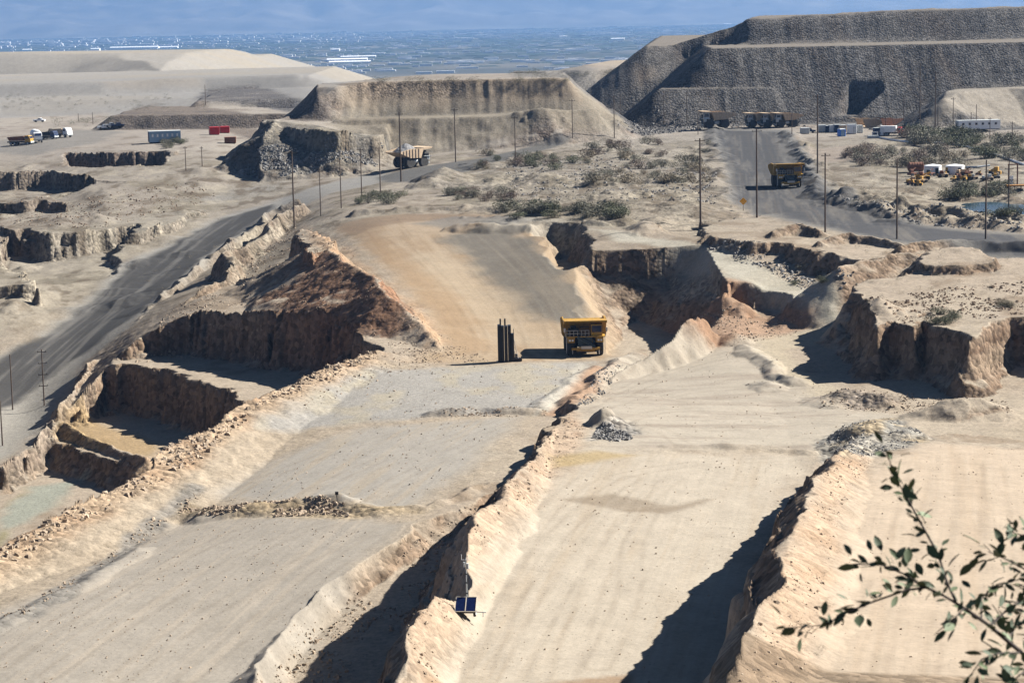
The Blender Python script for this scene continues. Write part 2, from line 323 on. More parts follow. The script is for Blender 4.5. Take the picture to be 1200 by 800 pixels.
for q in range(70):   # lumpy spoil over the middle ground
    rr = random.Random(q * 7 + 3)
    xx_ = rr.uniform(560, 830); yy_ = rr.uniform(172, 250)
    mound(xx_, yy_, 12.5, rr.uniform(3, 9), rr.uniform(4, 12), rr.uniform(.3, 1.3), seed=200 + q, amp=.9)
for q in range(40):
    rr = random.Random(q * 7 + 5)
    mound(rr.uniform(965, 1200), rr.uniform(196, 265), 12, rr.uniform(3, 8), rr.uniform(4, 9), rr.uniform(.3, 1.2), seed=300 + q, amp=.9)
for q in range(60):   # broken ground on the left
    rr = random.Random(q * 7 + 11)
    mound(rr.uniform(-30, 260), rr.uniform(205, 300), 6, rr.uniform(3, 8), rr.uniform(4, 12), rr.uniform(.3, 1.3), seed=400 + q)

# hill under the lookout
ov = 57.3 + .25 * fbm(X / 2.5, Y / 2.5, 5, 3) - .64 * np.maximum(0, Y - 7.5) - .3 * np.maximum(0, np.abs(X) - 30)
H = np.maximum(H, np.where(Y < 140, ov, -200)).astype(np.float32)
# ------------------------------------------------------------------ sampling the finished ground
def hgt(x, y):
    x = np.asarray(x, float); y = np.asarray(y, float)
    r = np.clip(np.searchsorted(rows, y) - 1, 0, NR - 2); fr = np.clip((y - rows[r]) / (rows[r + 1] - rows[r]), 0, 1)
    a = x / (y + 60)
    c = np.clip(np.searchsorted(ca, a) - 1, 0, NC - 2); fc = np.clip((a - ca[c]) / (ca[c + 1] - ca[c]), 0, 1)
    G = H.reshape(NR, NC)
    return (G[r, c] * (1 - fc) + G[r, c + 1] * fc) * (1 - fr) + (G[r + 1, c] * (1 - fc) + G[r + 1, c + 1] * fc) * fr
YS = spread([(120, 720, .5), (720, 1500, 1.2), (1500, 4000, 12)])
def hit(x, y):
    """where the line of sight of a photo pixel meets the ground"""
    d = ray(x, y); t = YS / d[1]
    xs = d[0] * t; zs = CAMZ + d[2] * t
    g = zs - hgt(xs, YS)
    k = np.nonzero(g < 0)[0]
    if len(k) == 0: return float(xs[-1]), float(YS[-1]), float(zs[-1])
    k = max(k[0], 1); f = g[k - 1] / (g[k - 1] - g[k] + 1e-9)
    yy = YS[k - 1] + (YS[k] - YS[k - 1]) * f
    xx = d[0] * yy / d[1]
    return float(xx), float(yy), float(hgt(xx, yy))

G2 = H.reshape(NR, NC)
def slopes():
    G = H.reshape(NR, NC)
    dzdy = np.gradient(G, rows, axis=0)
    dzda = np.gradient(G, ca, axis=1) / (YY + 60)
    dzdy = dzdy - dzda * ca[None, :]
    return dzda.ravel(), dzdy.ravel()
gx, gy = slopes()
SL = np.sqrt(gx * gx + gy * gy)

def polyd(pts):
    if len(pts[0]) == 3 and pts[0][0] != 'w': return np.array([px(*p) for p in pts])
    return np.array([hit(*p)[:2] if p[0] != 'w' else p[1:3] for p in pts])
def mask(pts, f=2.0, ns=1.0, sc=5.0, seed=0, margin=None):
    P = polyd(pts); i = near(P, (margin or f * 2 + ns * 2))
    xs, ys = X[i], Y[i]
    d, _, _, ins = seg_dist(P, xs, ys, True)
    sd = np.where(ins, d, -d) + ns * fbm(xs / sc, ys / sc, seed, 3)
    return i, sstep(-f, f, sd)
def lin(c):
    c = np.array(c, float) / 255
    c = np.where(c <= .04045, c / 12.92, ((c + .055) / 1.055) ** 2.4)
    return c + (c.mean() - c) * .16
ALB = 0.42
C = np.zeros((len(X), 3), np.float32)      # ground albedo (before the factor ALB)
SM = np.zeros(len(X), np.float32)          # smooth (graded) ground
RK = np.zeros(len(X), np.float32)          # rockiness
RD = np.zeros((len(X), 3), np.float32)     # along / across / strength of wheel tracks

def mixc(i, m, col):
    C[i] = C[i] * (1 - m[:, None]) + lin(col).astype(np.float32) * m[:, None]
# natural ground colours
n1 = fbm(X / 37, Y / 60, 900, 4); n2 = fbm(X / 6, Y / 10, 910, 4); n3 = fbm(X / 90, Y / 150, 920, 3)
C[:] = lin((204, 184, 157)); allv = slice(None)
mixc(allv, sstep(.0, .5, n1) * .7, (183, 165, 140)); mixc(allv, sstep(.05, .5, -n1) * .6, (214, 196, 166))
mixc(allv, sstep(.1, .5, n2) * .6, (160, 135, 106)); mixc(allv, sstep(.15, .5, n3) * .6, (188, 168, 132))
# steep faces: brown and red-brown
st = sstep(.42, .95, SL) * (Y < 1000)
strata = fbm(H * .9 + n2 * .6, X / 60, 930, 3)
mixc(allv, st * .85, (150, 122, 95)); mixc(allv, st * sstep(0, .4, strata) * .6, (128, 96, 70)); mixc(allv, st * sstep(.1, .5, -strata) * .5, (176, 152, 122))
RK += st * .6

def paint(pts, col, a=1.0, f=2.0, ns=1.5, sc=6.0, seed=0, sm=0.0, rk=None, col2=None, s2=(8, 8), a2=.6, rot=None):
    i, m = mask(pts, f, ns, sc, seed)
    xs, ys = X[i], Y[i]
    mixc(i, m * a, col)
    if col2 is not None:
        if rot is not None:                 # streaks along the driving direction
            c_, s_ = math.cos(rot), math.sin(rot)
            al = xs * c_ + ys * s_; ac = -xs * s_ + ys * c_
            n = fbm(al / s2[0], ac / s2[1], seed + 50, 4, .65)
            RD[i] = np.where(m[:, None] > .3, np.c_[al, ac, m], RD[i])
        else: n = fbm(xs / s2[0], ys / s2[1], seed + 50, 4)
        mixc(i, m * a2 * sstep(-.05, .45, n), col2)
    if sm: SM[i] = np.maximum(SM[i], m * sm)
    if rk is not None: RK[i] = RK[i] * (1 - m) + rk * m
def rot_of(a, b):
    p, q = hit(*a), hit(*b); return math.atan2(q[1] - p[1], q[0] - p[0])

# far left tailings
paint([('w',-1200,1000),('w',-1200,2600),('w',60,2600),('w',-60,1330),(400,108),(330,115),(240,118),(170,128),(120,134),(-30,140)], (190, 182, 168), f=8, ns=6, sc=40, sm=.8, rk=0, col2=(200, 184, 156), s2=(120, 60), a2=.6)
paint([(180,96),(345,89),(395,104),(260,103)], (168, 162, 152), .7, f=6, ns=4, sc=30)
paint([(100,96),(230,92),(240,102),(130,104)], (204, 180, 142), .4, f=6, ns=4, sc=20)
# brown dumps left
paint([(215,125),(238,104),(300,101),(400,100),(415,118),(300,124)], (128, 120, 114), f=3, ns=3, rk=.6, col2=(165, 150, 135), s2=(20, 20))
paint([(120,152),(148,130),(180,122),(390,126),(390,140),(330,140),(250,152),(180,152)], (158, 136, 112), f=3, ns=3, rk=.45, col2=(124, 110, 98), s2=(18, 18))
# dark waste dumps right
paint([(705,150),(722,120),(745,104),(770,88),(735,76),(757,52),(830,40),(850,44),(885,18),('w',130,1400),('w',500,1300),('w',500,830),(1120,150),(1080,148),(950,146),(840,146)], (128, 121, 112), f=3, ns=3, rk=.75, col2=(110, 103, 96), s2=(14, 30), a2=.8, seed=7)
i_, m_ = mask([('w',60,835),('w',60,1300),('w',500,1300),('w',500,835)], 5)
band = fbm((X[i_] + .35 * Y[i_]) / 9, Y[i_] / 300, 77, 3)
mixc(i_, m_ * sstep(.05, .5, band) * sstep(.4, .7, SL[i_]) * .65, (126, 110, 95)); mixc(i_, m_ * sstep(.1, .5, -band) * sstep(.4, .7, SL[i_]) * .5, (132, 127, 122))
tops = m_ * sstep(.35, .12, SL[i_]) * (H[i_] > 22)
mixc(i_, tops * .9, (176, 158, 132)); RK[i_] *= 1 - tops
paint([(1083,150),(1105,113),(1132,104),(1200,101),('w',300,860),('w',300,790),(1200,148)], (198, 180, 150), f=3, ns=2, rk=.15, col2=(178, 160, 130))
paint([(598,90),(610,80),(735,74),(745,100),(720,122),(690,120)], (150, 143, 132), .8, f=4, ns=3, rk=.5)
# mesa
paint([(380,150),(400,102),(660,92),(700,120),(745,152),(720,160),(600,158),(520,176),(440,176)], (186, 166, 128), .85, f=4, ns=3, rk=.15, col2=(164, 142, 106), s2=(12, 12))
i_, m_ = mask([(395,128),(402,98),(666,93),(690,124)], 4)
mixc(i_, m_ * sstep(24, 31, H[i_] + 2 * n2[i_]) * .65, (200, 166, 118))
mixc(i_, m_ * sstep(26, 22, H[i_] + 2 * n2[i_]) * .5, (160, 152, 134))
# grey heap
paint([(268,202),(312,142),(350,146),(402,152),(450,162),(460,178),(420,196),(330,206)], (132, 126, 116), .95, f=2, ns=2, rk=.55, col2=(112, 105, 97))
# middle ground
paint([(560,250),(500,215),(560,190),(700,165),(840,150),(838,240),(840,270),(640,262)], (190, 174, 148), .8, f=6, ns=4, rk=.3, col2=(160, 144, 118), s2=(9, 14), a2=.8)
paint([(940,170),(1000,160),(1200,160),(1240,270),(1100,262),(970,232)], (192, 176, 148), .8, f=6, ns=4, rk=.2, col2=(158, 138, 112), s2=(10, 14), a2=.8)
paint([(940,172),(1000,170),(1060,176),(1040,186),(950,188)], (198, 172, 142), .9, f=3, ns=2, sm=.8)
# yards
paint([(-30,176),(40,182),(115,168),(150,154),(90,152),(-30,168)], (170, 160, 144), .9, f=4, ns=3, sm=.8)
# left haul road F
rF = rot_of((30, 480), (250, 285))
FP = [(-60,560),(-60,430),(40,400),(130,320),(200,280),(260,252),(330,232),(385,215),(440,203),(470,205),(440,216),(390,226),(345,238),(318,252),(270,280),(210,330),(150,385),(105,420),(70,470),(20,530)]
paint(FP, (186, 178, 162), f=3, ns=2, sm=1, rk=0)
paint([(-60,470),(0,420),(60,390),(150,315),(210,280),(262,256),(318,240),(326,246),(300,262),(240,300),(170,360),(110,405),(60,440),(0,480),(-60,510)], (98, 95, 91), f=1.6, ns=1.5, rk=0, col2=(150, 144, 134), s2=(60, 2.2), a2=.8, rot=rF, seed=12)
paint([(440,208),(480,198),(560,186),(620,172),(672,160),(668,165),(620,180),(560,194),(500,206),(450,214)], (128, 124, 116), .95, f=2.0, ns=1, sm=1, rk=0)
paint([(0,300),(120,262),(200,238),(330,218),(330,226),(260,246),(150,300),(60,372),(-60,420),(-60,330)], (206, 192, 164), .6, f=4, ns=3, seed=13)
paint([(190,238),(270,222),(330,214),(330,220),(260,236)], (186, 180, 168), .7, f=4, ns=3, seed=14)
# white strip and pond benches of the lower left
paint([(-60,610),(0,560),(60,480),(110,450),(70,520),(20,570)], (196, 196, 184), .2, f=2, ns=2)
paint([(-60,690),(0,610),(40,570),(95,560),(60,590),(10,625)], (178, 180, 160), .95, f=2, ns=2, sm=.8, col2=(168, 150, 90), s2=(6, 14), a2=.9)
paint([(70,490),(105,485),(150,508),(185,520),(180,535),(120,528),(66,512)], (200, 166, 112), .85, f=2, ns=1)
# upper haul road M
rM = rot_of((900, 235), (870, 165))
mz = lambda L_: [(x, y, 14.5 if y < 156 else (13.2 if y < 185 else 12.0)) for x, y in L_]
paint(mz([(822,150),(925,152),(944,180),(962,208),(985,228),(1040,254),(1120,264),(1260,274),(1260,296),(1120,288),(1040,280),(968,266),(890,252),(852,236),(846,200),(830,170)]), (150, 144, 134), f=2.5, ns=1.5, sm=1, rk=0)
paint(mz([(838,152),(912,154),(930,180),(948,210),(975,232),(1040,258),(1120,267),(1260,277),(1260,292),(1120,284),(1040,277),(968,263),(895,248),(862,234),(856,200),(842,170)]), (104, 103, 103), f=2, ns=1.5, rk=0, col2=(146, 138, 126), s2=(40, 2.5), a2=.75, rot=rM, seed=15)
# ramp
rR = rot_of((620, 400), (520, 290))
RP = [(400,262),(470,252),(560,250),(630,258),(645,285),(690,330),(718,380),(715,420),(620,424),(480,424),(520,400),(500,360),(440,300)]
paint(RP, (206, 178, 140), f=3, ns=2, sm=.9, rk=0, col2=(184, 152, 112), s2=(50, 3), a2=.8, rot=rR, seed=16)
paint([(515,275),(560,262),(610,268),(640,300),(680,350),(700,385),(650,385),(580,340),(540,300)], (138, 131, 118), .9, f=3, ns=5, sc=10, rk=0, col2=(166, 152, 130), s2=(40, 3), a2=.6, rot=rR, seed=17)
paint([(470,300),(520,290),(600,350),(630,400),(590,410),(540,360)], (214, 190, 154), .7, f=5, ns=5, sc=10, seed=18)
paint([(395,268),(440,262),(480,300),(540,350),(575,410),(540,415),(500,360),(440,305)], (190, 154, 110), .6, f=3, ns=3, seed=19)
paint([(560,255),(640,252),(760,262),(690,266),(560,262)], (204, 192, 168), .8, f=2, ns=2)
paint([(392,272),(402,262),(430,255),(480,250),(540,250),(600,252),(600,257),(540,257),(480,260),(440,266),(415,276)], (168, 138, 106), .8, f=2.0, ns=1.5, sm=.9, seed=20)
paint([(490,262),(530,254),(610,253),(640,256),(600,262),(540,266)], (150, 146, 138), .7, f=2.0, ns=2, seed=36)
# white road I and the face below it
paint([(690,268),(760,278),(840,292),(900,315),(985,350),(985,372),(930,352),(860,325),(790,303),(720,282)], (214, 204, 180), f=1.5, ns=1.2, sm=1, rk=0, col2=(198, 186, 160), s2=(8, 8))
paint([(775,318),(800,312),(860,326),(900,342),(880,356),(800,356)], (186, 180, 160), .8, f=2, ns=2)
paint([(875,400),(900,392),(960,376),(975,385),(920,410),(935,432),(985,455),(985,466),(930,462),(945,452),(890,425)], (212, 194, 162), f=1.5, ns=1, sm=1, rk=0)
paint([(780,385),(820,366),(900,370),(960,360),(950,378),(880,395),(850,405),(800,400)], (196, 150, 112), .7, f=3, ns=3, rk=.1)
# road A
rA = rot_of((100, 760), (430, 520))
paint([(-60,680),(150,575),(230,520),(400,440),(450,424),(690,424),(640,480),(560,560),(440,650),(270,830),(-60,900)], (202, 182, 152), .8, f=2, ns=2, rk=.1)
paint([(-60,745),(60,690),(200,616),(240,600),(400,600),(440,612),(480,612),(420,670),(290,810),(-60,900)], (194, 182, 163), f=2, ns=1.2, sm=1, rk=0, col2=(208, 192, 168), s2=(45, 1.2), a2=.75, rot=rA, seed=21)
paint([(250,585),(330,535),(430,500),(500,495),(610,488),(560,545),(480,600),(400,592)], (196, 186, 169), f=2.5, ns=2, sm=1, rk=0, col2=(206, 188, 160), s2=(30, 1.5), a2=.7, rot=rA, seed=22)
paint([(420,430),(690,424),(640,478),(500,486),(380,500),(300,500)], (192, 186, 174), .9, f=3, ns=3, sm=.9, rk=.05, col2=(208, 194, 164), s2=(5, 9), a2=.8, seed=23)
paint([(680,426),(692,430),(650,478),(628,486),(640,468)], (222, 212, 190), .8, f=.8, ns=1)
paint([(692,430),(730,420),(700,455),(672,478),(640,486),(655,470)], (200, 156, 118), .8, f=1.2, ns=1, sm=.4)
paint([(200,598),(300,606),(420,608),(490,600),(480,592),(400,590),(220,590)], (194, 164, 112), .6, f=1.5, ns=1.5, rk=.5)
paint([(-40,770),(40,722),(110,680),(165,640),(210,600),(240,570),(225,566),(150,625),(90,675),(-40,755)], (150, 144, 134), .8, f=.8, ns=1.2, sc=3, rk=.3)
# E bank
paint([(-60,690),(0,640),(150,560),(235,505),(330,458),(430,412),(440,424),(300,485),(235,545),(110,610),(0,670),(-60,710)], (204, 172, 134), .8, f=2, ns=1.5, rk=.55, col2=(184, 146, 108), s2=(4, 6))
# B and its bank
rB = rot_of((640, 780), (760, 560))
paint([(500,830),(540,700),(590,620),(640,565),(700,530),(950,528),(880,640),(840,830)], (218, 202, 176), .95, f=3, ns=2, sm=1, rk=0, col2=(204, 182, 150), s2=(40, 2.2), a2=.5, rot=rB, seed=24)
paint([(690,500),(720,420),(800,385),(880,400),(960,470),(1060,490),(960,525),(700,528)], (212, 198, 174), .9, f=3, ns=3, sm=1, rk=0, col2=(184, 166, 144), s2=(22, 4), a2=.7, seed=25, rot=0.15)
paint([(430,830),(470,735),(520,655),(580,590),(640,520),(665,480),(690,500),(640,570),(580,630),(540,700),(505,830)], (216, 186, 152), .9, f=1.5, ns=1.5, rk=.25, col2=(190, 156, 122), s2=(3, 5))
paint([(650,535),(700,528),(755,533),(700,542),(650,548)], (202, 172, 108), .7, f=1.5, ns=1, seed=26)
paint([(660,585),(720,578),(770,592),(740,600),(690,590)], (150, 128, 100), .55, f=1.2, ns=1.5, seed=27, sc=8)
paint([(725,598),(800,592),(830,585),(780,602)], (150, 128, 100), .6, f=1.0, ns=1.0, seed=28, sc=8)
paint([(505,792),(740,789),(740,830),(500,830)], (182, 146, 108), .8, f=.5, ns=.5)
for q, (a_, b_) in enumerate([((690,508),(740,500)), ((1000,500),(1060,500))]):
    paint([(a_[0], a_[1] + 8), (a_[0] + 10, a_[1] - 8), (b_[0], b_[1] - 6), (b_[0] + 10, b_[1] + 8)], (140, 136, 130), .75, f=1.0, ns=1.0, rk=.9, seed=30 + q)
# D
rD = rot_of((1050, 780), (1080, 560))
paint([(960,830),(975,700),(1000,600),(1030,545),(1100,520),(1260,530),(1260,860)], (224, 200, 168), .95, f=2.5, ns=1.5, sm=1, rk=0, col2=(214, 188, 154), s2=(60, 1.6), a2=.6, rot=rD, seed=34)
paint([(845,830),(880,760),(905,690),(940,610),(970,545),(1000,515),(1020,540),(985,600),(960,700),(945,830)], (216, 184, 148), .9, f=1.2, ns=1.2, rk=.25, col2=(192, 156, 118), s2=(3, 6))
paint([(960,520),(990,496),(1050,490),(1095,514),(1050,528),(985,535)], (170, 164, 150), .85, f=1.0, ns=1.2, rk=.7, col2=(206, 178, 130), s2=(6, 8), a2=.7)
paint([(985,470),(940,466),(1040,462),(1060,476),(1000,482)], (150, 136, 122), .6, f=1, ns=1, rk=.7)
# G brown talus
i_, m_ = mask([(300,352),(345,330),(352,268),(420,318),(485,362),(480,388),(440,398),(330,390)], 3, 2)
mixc(i_, m_ * sstep(.25, .5, SL[i_]) * .95, (170, 126, 92)); RK[i_] = np.maximum(RK[i_], m_ * .3)
paint([(352,262),(375,272),(430,312),(490,360),(530,400),(500,405),(470,352),(420,318),(365,285)], (218, 178, 134), .7, f=1.5, ns=1.5, rk=.2)
# single wheel tracks
def track(pts, a=.35, w=.35, gap=2.3, col=(150, 130, 104)):
    P = np.array([hit(*q)[:2] for q in pts])
    k = np.linspace(0, len(P) - 1, 40); i0 = np.minimum(k.astype(int), len(P) - 2); f = k - i0     # smooth the hand-drawn line
    tt = np.arange(len(P))
    co = [np.polyfit(tt, P[:, j], min(3, len(P) - 1)) for j in (0, 1)]
    S = np.c_[np.polyval(co[0], k), np.polyval(co[1], k)]
    i = near(S, gap + 1); xs, ys = X[i], Y[i]
    d, par, side, _ = seg_dist(S, xs, ys, False)
    m = np.exp(-((d - gap / 2) / w) ** 2) * (.65 + .35 * noise(par * .35, xs * 0, 31))
    mixc(i, (a * m).astype(np.float32), col)
for q, (pts, a_) in enumerate([([(560,790),(600,700),(660,620),(740,560)], .5), ([(600,795),(650,700),(700,630),(760,570)], .45), ([(660,795),(690,700),(730,620),(790,560)], .4), ([(700,780),(738,690),(740,650),(760,600)], .5), ([(540,780),(600,660),(640,600),(690,560)], .4),
        ([(720,560),(800,545),(880,540),(940,535)], .4), ([(700,470),(760,450),(820,430),(870,420)], .5), ([(700,480),(780,465),(860,455),(940,465)], .45), ([(720,490),(800,480),(900,485),(1000,490)], .5), ([(720,455),(760,430),(790,410),(800,400)], .45), ([(690,500),(720,495),(760,500),(800,520)], .5), ([(770,440),(800,425),(850,415),(880,400)], .4), ([(800,500),(880,500),(960,495),(1040,500)], .4),
        ([(1000,790),(1030,700),(1060,620),(1080,550)], .45), ([(1060,795),(1080,700),(1100,620),(1110,545)], .4), ([(1120,795),(1130,700),(1135,620),(1140,545)], .4), ([(1180,795),(1175,700),(1170,620),(1165,545)], .4),
        ([(0,780),(120,700),(240,640),(340,605)], .45), ([(60,790),(180,710),(300,645),(400,610)], .45), ([(140,795),(250,715),(350,660),(430,620)], .4), ([(220,795),(300,730),(380,670),(440,630)], .4), ([(270,580),(360,540),(460,510),(560,495)], .45), ([(330,590),(430,545),(520,515),(600,490)], .4), ([(400,590),(480,555),(540,525),(600,500)], .4),
        ([(470,470),(520,460),(590,450),(660,440)], .3), ([(600,420),(600,380),(560,320),(520,285)], .5), ([(640,420),(640,370),(600,310),(560,275)], .5), ([(680,410),(670,370),(630,310),(600,275)], .5), ([(560,415),(550,370),(500,310),(450,275)], .5),
        ([(870,245),(865,210),(860,180),(858,156)], .5), ([(905,250),(895,210),(885,180),(880,156)], .5), ([(960,262),(925,215),(910,185),(900,156)], .5)]):
    track(pts, a_ * .55); track([(x + 6, y + 2) for x, y in pts], a_ * .3, .25, 2.0, (220, 205, 178))
# farther ground is greyer
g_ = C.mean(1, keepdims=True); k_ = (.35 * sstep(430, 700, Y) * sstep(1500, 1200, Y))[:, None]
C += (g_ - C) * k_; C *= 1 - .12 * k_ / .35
wl_ = (1 - SM) * sstep(430, 560, Y) * sstep(795, 735, Y)
pa = fbm(X / 14, Y / 22, 940, 4, .6); pb_ = fbm(X / 5, Y / 8, 945, 4, .6)
mixc(allv, wl_ * (.30 + .5 * sstep(-.05, .35, pa)), (150, 138, 116)); mixc(allv, wl_ * .7 * sstep(.1, .4, pb_), (122, 106, 86)); mixc(allv, wl_ * .5 * sstep(.15, .4, -pb_), (206, 192, 166))
# overlook soil and valley floor
nr = Y < 135
mixc(nr, np.full(nr.sum(), .8, np.float32), (150, 126, 98)); RK[nr] = .4
vf = sstep(2200, 3200, Y)
mixc(allv, vf, (112, 112, 96))
v2 = fbm(X / 900, Y / 500, 950, 4)
mixc(allv, vf * sstep(.05, .35, v2) * .8, (158, 148, 124)); mixc(allv, vf * sstep(.1, .4, -v2) * .8, (82, 92, 74))
SM = np.maximum(SM, vf); RK *= 1 - vf

# ------------------------------------------------------------------ fine relief
rough = (1 - SM)
led = sstep(.7, 1.6, SL) * rough * (Y > 150) * sstep(860, 780, Y)          # ledges in the cut faces
H = H + (led * .75 * (noise(H * .75 + .5 * n2, X / 9 + Y / 9, 991) + .6 * noise(H * 1.9, X / 5 - Y / 7, 992))).astype(np.float32)
amp = rough * (.10 + .42 * np.clip(SL, 0, 1)) * (Y > 150) * sstep(900, 760, Y)
H = H + (amp * fbm(X / 2.4, Y / 2.4, 960, 4, .6)).astype(np.float32)
H = H + (.15 * RK * rough * (Y > 150) * sstep(880, 760, Y) * (noise(X / .9, Y / .9, 970) + .8 * noise(X / 1.9, Y / 1.9, 975))).astype(np.float32)
H = H + (.05 * SM * fbm(X / 5, Y / 5, 980, 3) * (Y < 1000)).astype(np.float32)
dk = fbm(X / 1.1, Y / 1.8, 985, 3, .7)
C *= (1 + .10 * dk * (1 - .5 * SM))[:, None]

# ------------------------------------------------------------------ materials
MATS = {}
def mat(name, col, rough=.9, metal=0.0, noise_scale=None, var=.12, bump=0.0, spec=.3):
    if name in MATS: return MATS[name]
    m = bpy.data.materials.new(name); m.use_nodes = True
    nt = m.node_tree; b = nt.nodes['Principled BSDF']
    b.inputs['Roughness'].default_value = rough; b.inputs['Metallic'].default_value = metal
    b.inputs['Specular IOR Level'].default_value = spec
    col = tuple(col)
    if noise_scale:
        tc = nt.nodes.new('ShaderNodeTexCoord'); nz = nt.nodes.new('ShaderNodeTexNoise')
        nz.inputs['Scale'].default_value = noise_scale; nz.inputs['Detail'].default_value = 5
        nt.links.new(tc.outputs['Object'], nz.inputs['Vector'])
        rp = nt.nodes.new('ShaderNodeValToRGB')
        rp.color_ramp.elements[0].position = .3; rp.color_ramp.elements[1].position = .7
        rp.color_ramp.elements[0].color = (*[c * (1 - var) for c in col], 1)
        rp.color_ramp.elements[1].color = (*[min(1, c * (1 + var)) for c in col], 1)
        nt.links.new(nz.outputs['Fac'], rp.inputs[0]); nt.links.new(rp.outputs[0], b.inputs['Base Color'])
        if bump:
            bp = nt.nodes.new('ShaderNodeBump'); bp.inputs['Strength'].default_value = bump; bp.inputs['Distance'].default_value = .1
            nt.links.new(nz.outputs['Fac'], bp.inputs['Height']); nt.links.new(bp.outputs[0], b.inputs['Normal'])
    else: b.inputs['Base Color'].default_value = (*col, 1)
    MATS[name] = m; return m

def ground_material():
    m = bpy.data.materials.new('mine_ground'); m.use_nodes = True
    nt = m.node_tree; N = nt.nodes; L = nt.links; b = N['Principled BSDF']
    b.inputs['Roughness'].default_value = 1.0; b.inputs['Specular IOR Level'].default_value = 0.05
    at = N.new('ShaderNodeAttribute'); at.attribute_name = 'albedo'
    ar = N.new('ShaderNodeAttribute'); ar.attribute_name = 'rock'
    geo = N.new('ShaderNodeNewGeometry')
    def nz(scale, detail, rgh=.6):
        n = N.new('ShaderNodeTexNoise'); n.inputs['Scale'].default_value = scale; n.inputs['Detail'].default_value = detail
        n.inputs['Roughness'].default_value = rgh; L.new(geo.outputs['Position'], n.inputs['Vector']); return n
    fine = nz(1.7, 7, .7); mid = nz(.23, 4)
    def mth(op, a, b_=None):
        n = N.new('ShaderNodeMath'); n.operation = op
        for k, v in enumerate((a, b_)):
            if v is None: continue
            if hasattr(v, 'default_value'): L.new(v, n.inputs[k])
            else: n.inputs[k].default_value = v
        return n.outputs[0]
    vor = N.new('ShaderNodeTexVoronoi'); vor.inputs['Scale'].default_value = 1.15; L.new(geo.outputs['Position'], vor.inputs['Vector'])
    vr = mth('MULTIPLY', mth('SUBTRACT', N_sep(N, L, vor.outputs['Color']), .42), 1.5)
    vr = mth('MULTIPLY', vr, ar.outputs['Fac'])
    rd = N.new('ShaderNodeAttribute'); rd.attribute_name = 'tracks'
    sx = N.new('ShaderNodeSeparateXYZ'); L.new(rd.outputs['Vector'], sx.inputs[0])
    fa = mth('SUBTRACT', 1.35, mth('MULTIPLY', sx.outputs[2], .75))
    f = mth('ADD', mth('MULTIPLY', mth('SUBTRACT', fine.outputs['Fac'], .5), fa), mth('MULTIPLY', mth('SUBTRACT', mid.outputs['Fac'], .5), .35))
    cv = N.new('ShaderNodeCombineXYZ'); L.new(mth('MULTIPLY', sx.outputs[0], .035), cv.inputs[0]); L.new(mth('MULTIPLY', sx.outputs[1], 1.6), cv.inputs[1])
    tn = N.new('ShaderNodeTexNoise'); tn.inputs['Scale'].default_value = 1.0; tn.inputs['Detail'].default_value = 6; tn.inputs['Roughness'].default_value = .75
    L.new(cv.outputs[0], tn.inputs['Vector'])
    tr = mth('MULTIPLY', mth('SUBTRACT', tn.outputs['Fac'], .5), .34)
    tr = mth('MULTIPLY', tr, sx.outputs[2])
    peb = N.new('ShaderNodeTexVoronoi'); peb.inputs['Scale'].default_value = 2.6; L.new(geo.outputs['Position'], peb.inputs['Vector'])
    pm = N.new('ShaderNodeTexNoise'); pm.inputs['Scale'].default_value = .11; pm.inputs['Detail'].default_value = 3; L.new(geo.outputs['Position'], pm.inputs['Vector'])
    pb = mth('MULTIPLY', mth('LESS_THAN', peb.outputs['Distance'], .23), mth('GREATER_THAN', N_sep(N, L, peb.outputs['Color']), .72))
    pb = mth('MULTIPLY', pb, mth('MULTIPLY', mth('GREATER_THAN', pm.outputs['Fac'], .5), -.38))
    f = mth('ADD', mth('ADD', f, tr), pb)
    f = mth('ADD', mth('ADD', f, vr), 1.0)
    mx = N.new('ShaderNodeVectorMath'); mx.operation = 'SCALE'
    L.new(at.outputs['Color'], mx.inputs[0]); L.new(f, mx.inputs['Scale'])
    L.new(mx.outputs[0], b.inputs['Base Color'])
    bp = N.new('ShaderNodeBump'); bp.inputs['Strength'].default_value = .8; bp.inputs['Distance'].default_value = .28
    hh = mth('ADD', mth('MULTIPLY', fine.outputs['Fac'], mth('MULTIPLY', fa, .42)), mth('MULTIPLY', mth('MULTIPLY', vor.outputs['Distance'], -1.6), ar.outputs['Fac']))
    L.new(hh, bp.inputs['Height']); L.new(bp.outputs[0], b.inputs['Normal'])
    return m
def N_sep(N, L, sock):
    s = N.new('ShaderNodeSeparateColor'); L.new(sock, s.inputs[0]); return s.outputs[0]

def tag(o, label=None, cat=None, group=None, kind=None):
    if label: o['label'] = label
    if cat: o['category'] = cat
    if group: o['group'] = group
    if kind: o['kind'] = kind
    return o
def link(o, parent=None):
    COL.objects.link(o)
    if parent is not None: o.parent = parent
    return o
def np_mesh(name, co, quads, smooth=True):
    me = bpy.data.meshes.new(name); n = quads.shape[1]
    me.vertices.add(len(co)); me.vertices.foreach_set('co', np.ascontiguousarray(co, np.float32).ravel())
    me.loops.add(quads.size); me.loops.foreach_set('vertex_index', quads.astype(np.int32).ravel())
    me.polygons.add(len(quads)); me.polygons.foreach_set('loop_start', np.arange(0, quads.size, n, dtype=np.int32))
    me.polygons.foreach_set('use_smooth', np.full(len(quads), smooth, bool))
    me.update(calc_edges=True); return me

